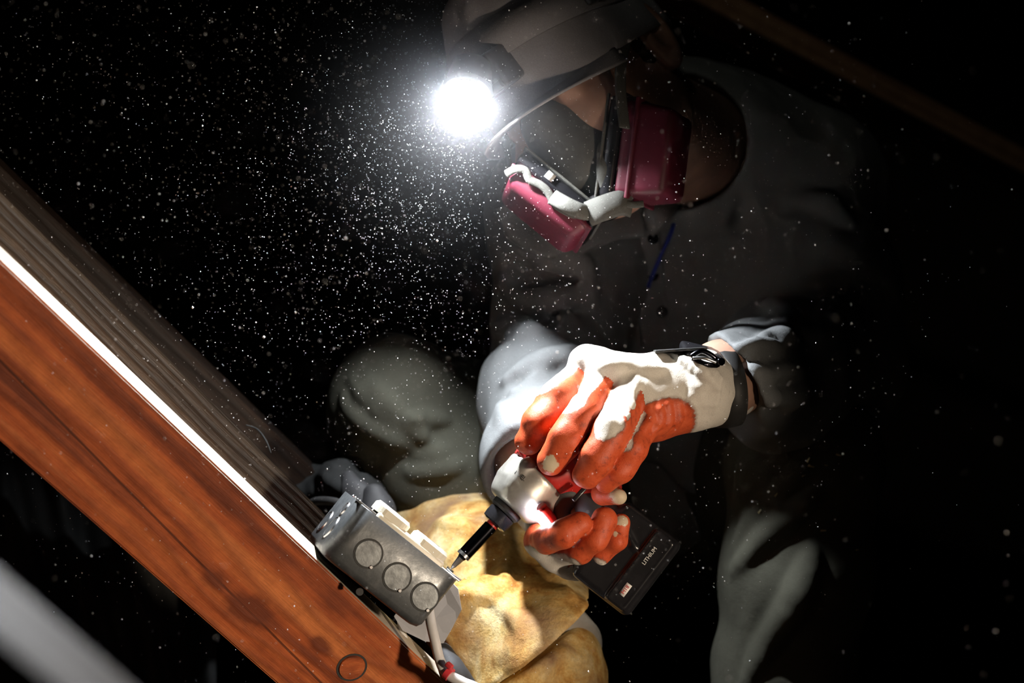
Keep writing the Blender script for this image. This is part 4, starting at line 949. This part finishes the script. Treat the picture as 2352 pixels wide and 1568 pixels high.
# grey backing plate behind the box
plate('backing_plate', [P(1052, 1352, 1.405), P(1060, 1400, 1.405), P(1040, 1440, 1.41), P(1018, 1478, 1.41), P(975, 1472, 1.41), P(925, 1448, 1.41), P(905, 1415, 1.41), P(960, 1330, 1.41), P(1010, 1310, 1.405)], 0.0014, simple('grey_painted_plate', (0.42, 0.43, 0.46), 0.55, 0.0, 0.1, 40), eb)
lathe('fixing_screw', [(0, 0.0005), (0, 0.003), (0.002, 0.003)], M['steel'], P(826, 1359, 1.335), V(0, 0, -1), eb, 14)
# cables
cb = empty('cable', P(1000, 1440, 1.37)); tag(cb, 'white sheathed cable with a red tie leaving the outlet box', 'cable')
tube('sheath', [P(985, 1400, 1.372), P(990, 1432, 1.366), P(1000, 1475, 1.362), P(1010, 1515, 1.360), P(1026, 1546, 1.356), P(1062, 1566, 1.352), P(1110, 1592, 1.352), P(1180, 1680, 1.36), P(1260, 1900, 1.40)], 0.0042, M['cable'], cb, 14)
rd = (P(1040, 1552, 1.354) - P(1020, 1534, 1.357)).normalized()
lathe('cable_tie', [(-0.0022, 0.0042), (-0.0022, 0.0056), (0.0022, 0.0056), (0.0022, 0.0042)], M['red_tie'], P(1030, 1546, 1.355), rd, cb, 24)
rbox('tie_head', (0.006, 0.004, 0.005), 0.001, M['red_tie'], cb, frame(P(1032, 1528, 1.350), *ortho(rd, (0, 0, 1))))
tag(tube('cable', [P(925, 1380, 1.41), P(921, 1420, 1.415), P(924, 1450, 1.42), P(934, 1500, 1.425), P(960, 1700, 1.43)], 0.0032, M['cable'], None, 12), 'short white cable between the outlet box and the orange brace', 'cable')

# duct with its fibreglass wrap ------------------------------------------------------------
da, db = P(1035, 1245, 1.680), P(1200, 1452, 1.540); dd_ = (db - da).normalized()
ins = SDF((-0.20, 1.42, 0.14), (0.16, 1.80, 0.56), 0.0027)
ins.chain([da - dd_ * 0.005, da.lerp(db, 0.5), db + dd_ * 0.06], [0.062, 0.066, 0.068], 0.03)
ins.cap(P(945, 1205, 1.70), P(1150, 1250, 1.68), 0.027, 0.032, 0.03)
ins.cap(P(1215, 1300, 1.62), P(1310, 1400, 1.58), 0.046, 0.024, 0.04)
ins.ell(P(1125, 1440, 1.487), (V(0.75, -0.65, 0).normalized(), V(0.65, 0.75, 0).normalized(), Vector((0, 1, 0))), (0.050, 0.040, 0.012), 0.012)   # the flap folded over
for pix in ([(1045, 1372), (1090, 1358), (1140, 1372), (1180, 1420), (1196, 1465)], [(1170, 1240), (1160, 1310), (1165, 1370)], [(1230, 1260), (1270, 1310), (1310, 1380)], [(1000, 1200), (1050, 1205), (1100, 1240)]):
    ins.ridge(pix, 0.004, 0.008, 0.6)
ins.rough(0.0032, 48, 21, 4)
cutn = ortho(P(1340, 1388, 1.5) - P(1168, 1524, 1.5), (0, 1, 0)); cz = cutn[2] if cutn[2].z < 0 else -cutn[2]
ins.box(P(1254, 1456, 1.5) + cz * 0.08, (cutn[0], Vector((0, 1, 0)), cz), (0.3, 0.3, 0.08), 0.001, 0.003, 'd')
wrap = link('duct_wrap', ins.mesh('duct_wrap'), M['insul']); tag(wrap, 'yellow fibreglass blanket wrapped round the duct under the tool', 'insulation')
lo_cap = SDF((-0.10, 1.40, 0.0), (0.24, 1.72, 0.45), 0.003)
dax = (P(1275, 1540, 1.525) - da).normalized(); q0 = P(1275, 1540, 1.525)
lo_cap.chain([P(1225, 1530, 1.535), P(1236, 1640, 1.525), P(1270, 1980, 1.50)], [0.060, 0.060, 0.062], 0.03); lo_cap.cap(P(1075, 1612, 1.47), P(1200, 1566, 1.47), 0.016, 0.018, 0.02)
lct = ortho(P(1345, 1428, 1.5) - P(1140, 1552, 1.5), (0, 1, 0)); lz = lct[2] if lct[2].z > 0 else -lct[2]
lo_cap.ridge([(1180, 1552), (1240, 1530), (1300, 1500)], 0.006, 0.01, 0.4)
lo_cap.rough(0.0035, 55, 22, 4); lo_cap.box(P(1242, 1490, 1.5) + lz * 0.08, (lct[0], Vector((0, 1, 0)), lz), (0.3, 0.3, 0.08), 0.001, 0.006, 'd')
tag(link('duct_wrap', lo_cap.mesh('duct_wrap_lower'), M['insul']), 'torn lower piece of yellow fibreglass below the bare ribbed duct', 'insulation')
# bare corrugated duct between the two
prof = [(k * 0.0027, 0.053 + 0.0014 * math.cos(k * math.pi)) for k in range(56)]
duct = lathe('flexible_duct', prof, M['duct'], da + dd_ * 0.06, (P(1275, 1540, 1.525) - da).normalized(), None, 48)
tag(duct, 'grey ribbed flexible duct showing through the torn fibreglass', 'duct')
# dark scraps on the floor behind, and slumped plastic sheet below the brace
def scrap(name, pts, rs, m, label, cat, flat=None, h=0.003, rough=0.003, seed=1):
    lo = np.min([np.array(p) for p in pts], 0) - max(rs) - 0.02; hi = np.max([np.array(p) for p in pts], 0) + max(rs) + 0.02
    s_ = SDF(lo, hi, h); s_.chain(pts, rs, 0.01, flat=flat); s_.rough(rough, 70, seed, 3); return tag(link(name, s_.mesh(name), m), label, cat)
scrap('plastic_scrap', [P(800, 1098, 1.60), P(822, 1140, 1.59), P(845, 1200, 1.58)], [0.007, 0.012, 0.016], M['grey_debris'], 'thin upright grey plastic scrap behind the outlet box', 'scrap', seed=2)
scrap('plastic_scrap', [P(858, 1132, 1.58), P(866, 1170, 1.575), P(872, 1230, 1.57)], [0.010, 0.013, 0.016], M['grey_debris'], 'rounded grey plastic scrap next to the yellow fibreglass', 'scrap', seed=3)
scrap('plastic_scrap', [P(720, 1120, 1.68), P(790, 1130, 1.66), P(850, 1150, 1.64)], [0.02, 0.025, 0.02], M['dark_sheet'], 'dark crumpled scrap at the foot of the weathered board', 'scrap', seed=4, rough=0.008)
tag(tube('wire_stub', [P(565, 976, 1.52), P(590, 985, 1.52), P(610, 1010, 1.51), P(622, 1040, 1.51)], 0.0007, M['dark_sheet'], None, 8), 'thin grey wire poking up behind the weathered board', 'wire')
tag(tube('black_cable', [P(700, 1165, 1.60), P(730, 1150, 1.58), P(780, 1155, 1.56), P(820, 1180, 1.56)], 0.004, M['black_rubber'], None, 10), 'black cable lying behind the outlet box', 'cable')
scrap('cable_clamp', [P(1020, 1500, 1.41), P(1040, 1540, 1.40), P(1075, 1580, 1.40)], [0.008, 0.009, 0.008], M['grey_debris'], 'dark grey lump beside the cable with the red tie', 'scrap', seed=6)
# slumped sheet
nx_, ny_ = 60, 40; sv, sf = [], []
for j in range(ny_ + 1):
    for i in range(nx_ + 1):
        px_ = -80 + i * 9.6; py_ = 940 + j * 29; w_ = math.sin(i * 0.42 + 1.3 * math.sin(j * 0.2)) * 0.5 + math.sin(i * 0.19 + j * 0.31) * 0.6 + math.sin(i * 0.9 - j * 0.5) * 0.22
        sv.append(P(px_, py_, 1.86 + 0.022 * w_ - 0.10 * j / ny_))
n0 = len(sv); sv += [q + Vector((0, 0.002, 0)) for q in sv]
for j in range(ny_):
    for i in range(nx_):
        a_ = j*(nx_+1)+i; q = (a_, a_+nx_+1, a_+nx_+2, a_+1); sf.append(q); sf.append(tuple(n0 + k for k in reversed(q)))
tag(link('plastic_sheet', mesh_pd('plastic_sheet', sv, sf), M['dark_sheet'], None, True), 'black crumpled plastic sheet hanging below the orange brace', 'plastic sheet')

# dust in the air: specks, and haze that also imitates the lamp's lens glare --------------------------------------------------------
def dust():
    rng = np.random.RandomState(4); pts = []; lp = np.array(LP)
    n1 = 18000; r = 0.03 + 0.42 * rng.rand(n1) ** 0.8; d = rng.normal(size=(n1, 3)); d /= np.linalg.norm(d, axis=1)[:, None]
    pts.append(lp + d * r[:, None] + np.array([-0.05, 0, -0.06]))
    n2 = 2600; pts.append(np.stack([rng.uniform(-0.55, 0.5, n2), rng.uniform(0.8, 2.0, n2), rng.uniform(0.25, 0.98, n2)], 1))
    p = np.concatenate(pts); dl = (p - lp) @ np.array(LD)
    keep = (p[:, 1] > 0.7) & (np.linalg.norm(p - lp, axis=1) > 0.03); p = p[keep]
    for s_ in (body, sh, tr, gl, gr):                               # none inside the worker
        i = ((p - s_.lo) / s_.h).round().astype(int); ok = np.all((i >= 0) & (i < s_.n), axis=1); f = np.ones(len(p)); ii = i[ok]; f[ok] = s_.f[ii[:, 0], ii[:, 1], ii[:, 2]]; p = p[f > 0.006]
    rad = 0.00013 + 0.00024 * rng.rand(len(p)) ** 3 + (rng.rand(len(p)) < 0.006) * 0.0005
    base = np.array([(1, 0, 0), (-1, 0, 0), (0, 1, 0), (0, -1, 0), (0, 0, 1), (0, 0, -1)], float); tri = np.array([(0, 2, 4), (2, 1, 4), (1, 3, 4), (3, 0, 4), (2, 0, 5), (1, 2, 5), (3, 1, 5), (0, 3, 5)])
    sc3 = rng.uniform(0.6, 1.6, size=(len(p), 1, 3)); vv = (p[:, None, :] + base[None] * rad[:, None, None] * sc3).reshape(-1, 3); ff = (tri[None] + 6 * np.arange(len(p))[:, None, None]).reshape(-1, 3)
    me = bpy.data.meshes.new('dust'); me.vertices.add(len(vv)); me.vertices.foreach_set('co', vv.astype(np.float32).ravel()); me.loops.add(ff.size); me.loops.foreach_set('vertex_index', ff.astype(np.int32).ravel())
    me.polygons.add(len(ff)); me.polygons.foreach_set('loop_start', np.arange(0, ff.size, 3, dtype=np.int32)); me.update(calc_edges=True); me.validate(); return me
tag(link('dust', dust(), M['dust']), 'airborne dust specks sparkling in the headlamp beam', 'dust', None, 'stuff')
def haze_mat(name, dens, radial=None):
    m = bpy.data.materials.new(name); m.use_nodes = True; nt = m.node_tree; nt.nodes.remove(nt.nodes['Principled BSDF'])
    v = nt.nodes.new('ShaderNodeVolumeScatter'); v.inputs['Color'].default_value = (0.92, 0.95, 1, 1); v.inputs['Anisotropy'].default_value = 0.3; v.inputs['Density'].default_value = dens
    nt.links.new(v.outputs[0], nt.nodes['Material Output'].inputs['Volume'])
    if radial:
        t = nt.nodes.new('ShaderNodeTexCoord'); ln = nt.nodes.new('ShaderNodeVectorMath'); ln.operation = 'LENGTH'; nt.links.new(t.outputs['Object'], ln.inputs[0])
        q = mth(nt, 'MAXIMUM', mth(nt, 'SUBTRACT', 1.0, mth(nt, 'DIVIDE', ln.outputs['Value'], radial)), 0.0); nt.links.new(mth(nt, 'MULTIPLY', mth(nt, 'POWER', q, 5.0), dens), v.inputs['Density'])
    return m
bm = bmesh.new(); bmesh.ops.create_icosphere(bm, subdivisions=4, radius=0.24)
hz = link('haze', bm_mesh('haze_core', bm), haze_mat('dusty_air_and_lamp_glare', 0.27, 0.24)); hz.location = LP + LD * 0.01  # density rises towards the lamp: part dusty air, part stand-in for lens glare
tag(hz, 'dusty haze thickened round the headlamp to imitate its lens glare', 'haze', None, 'stuff')
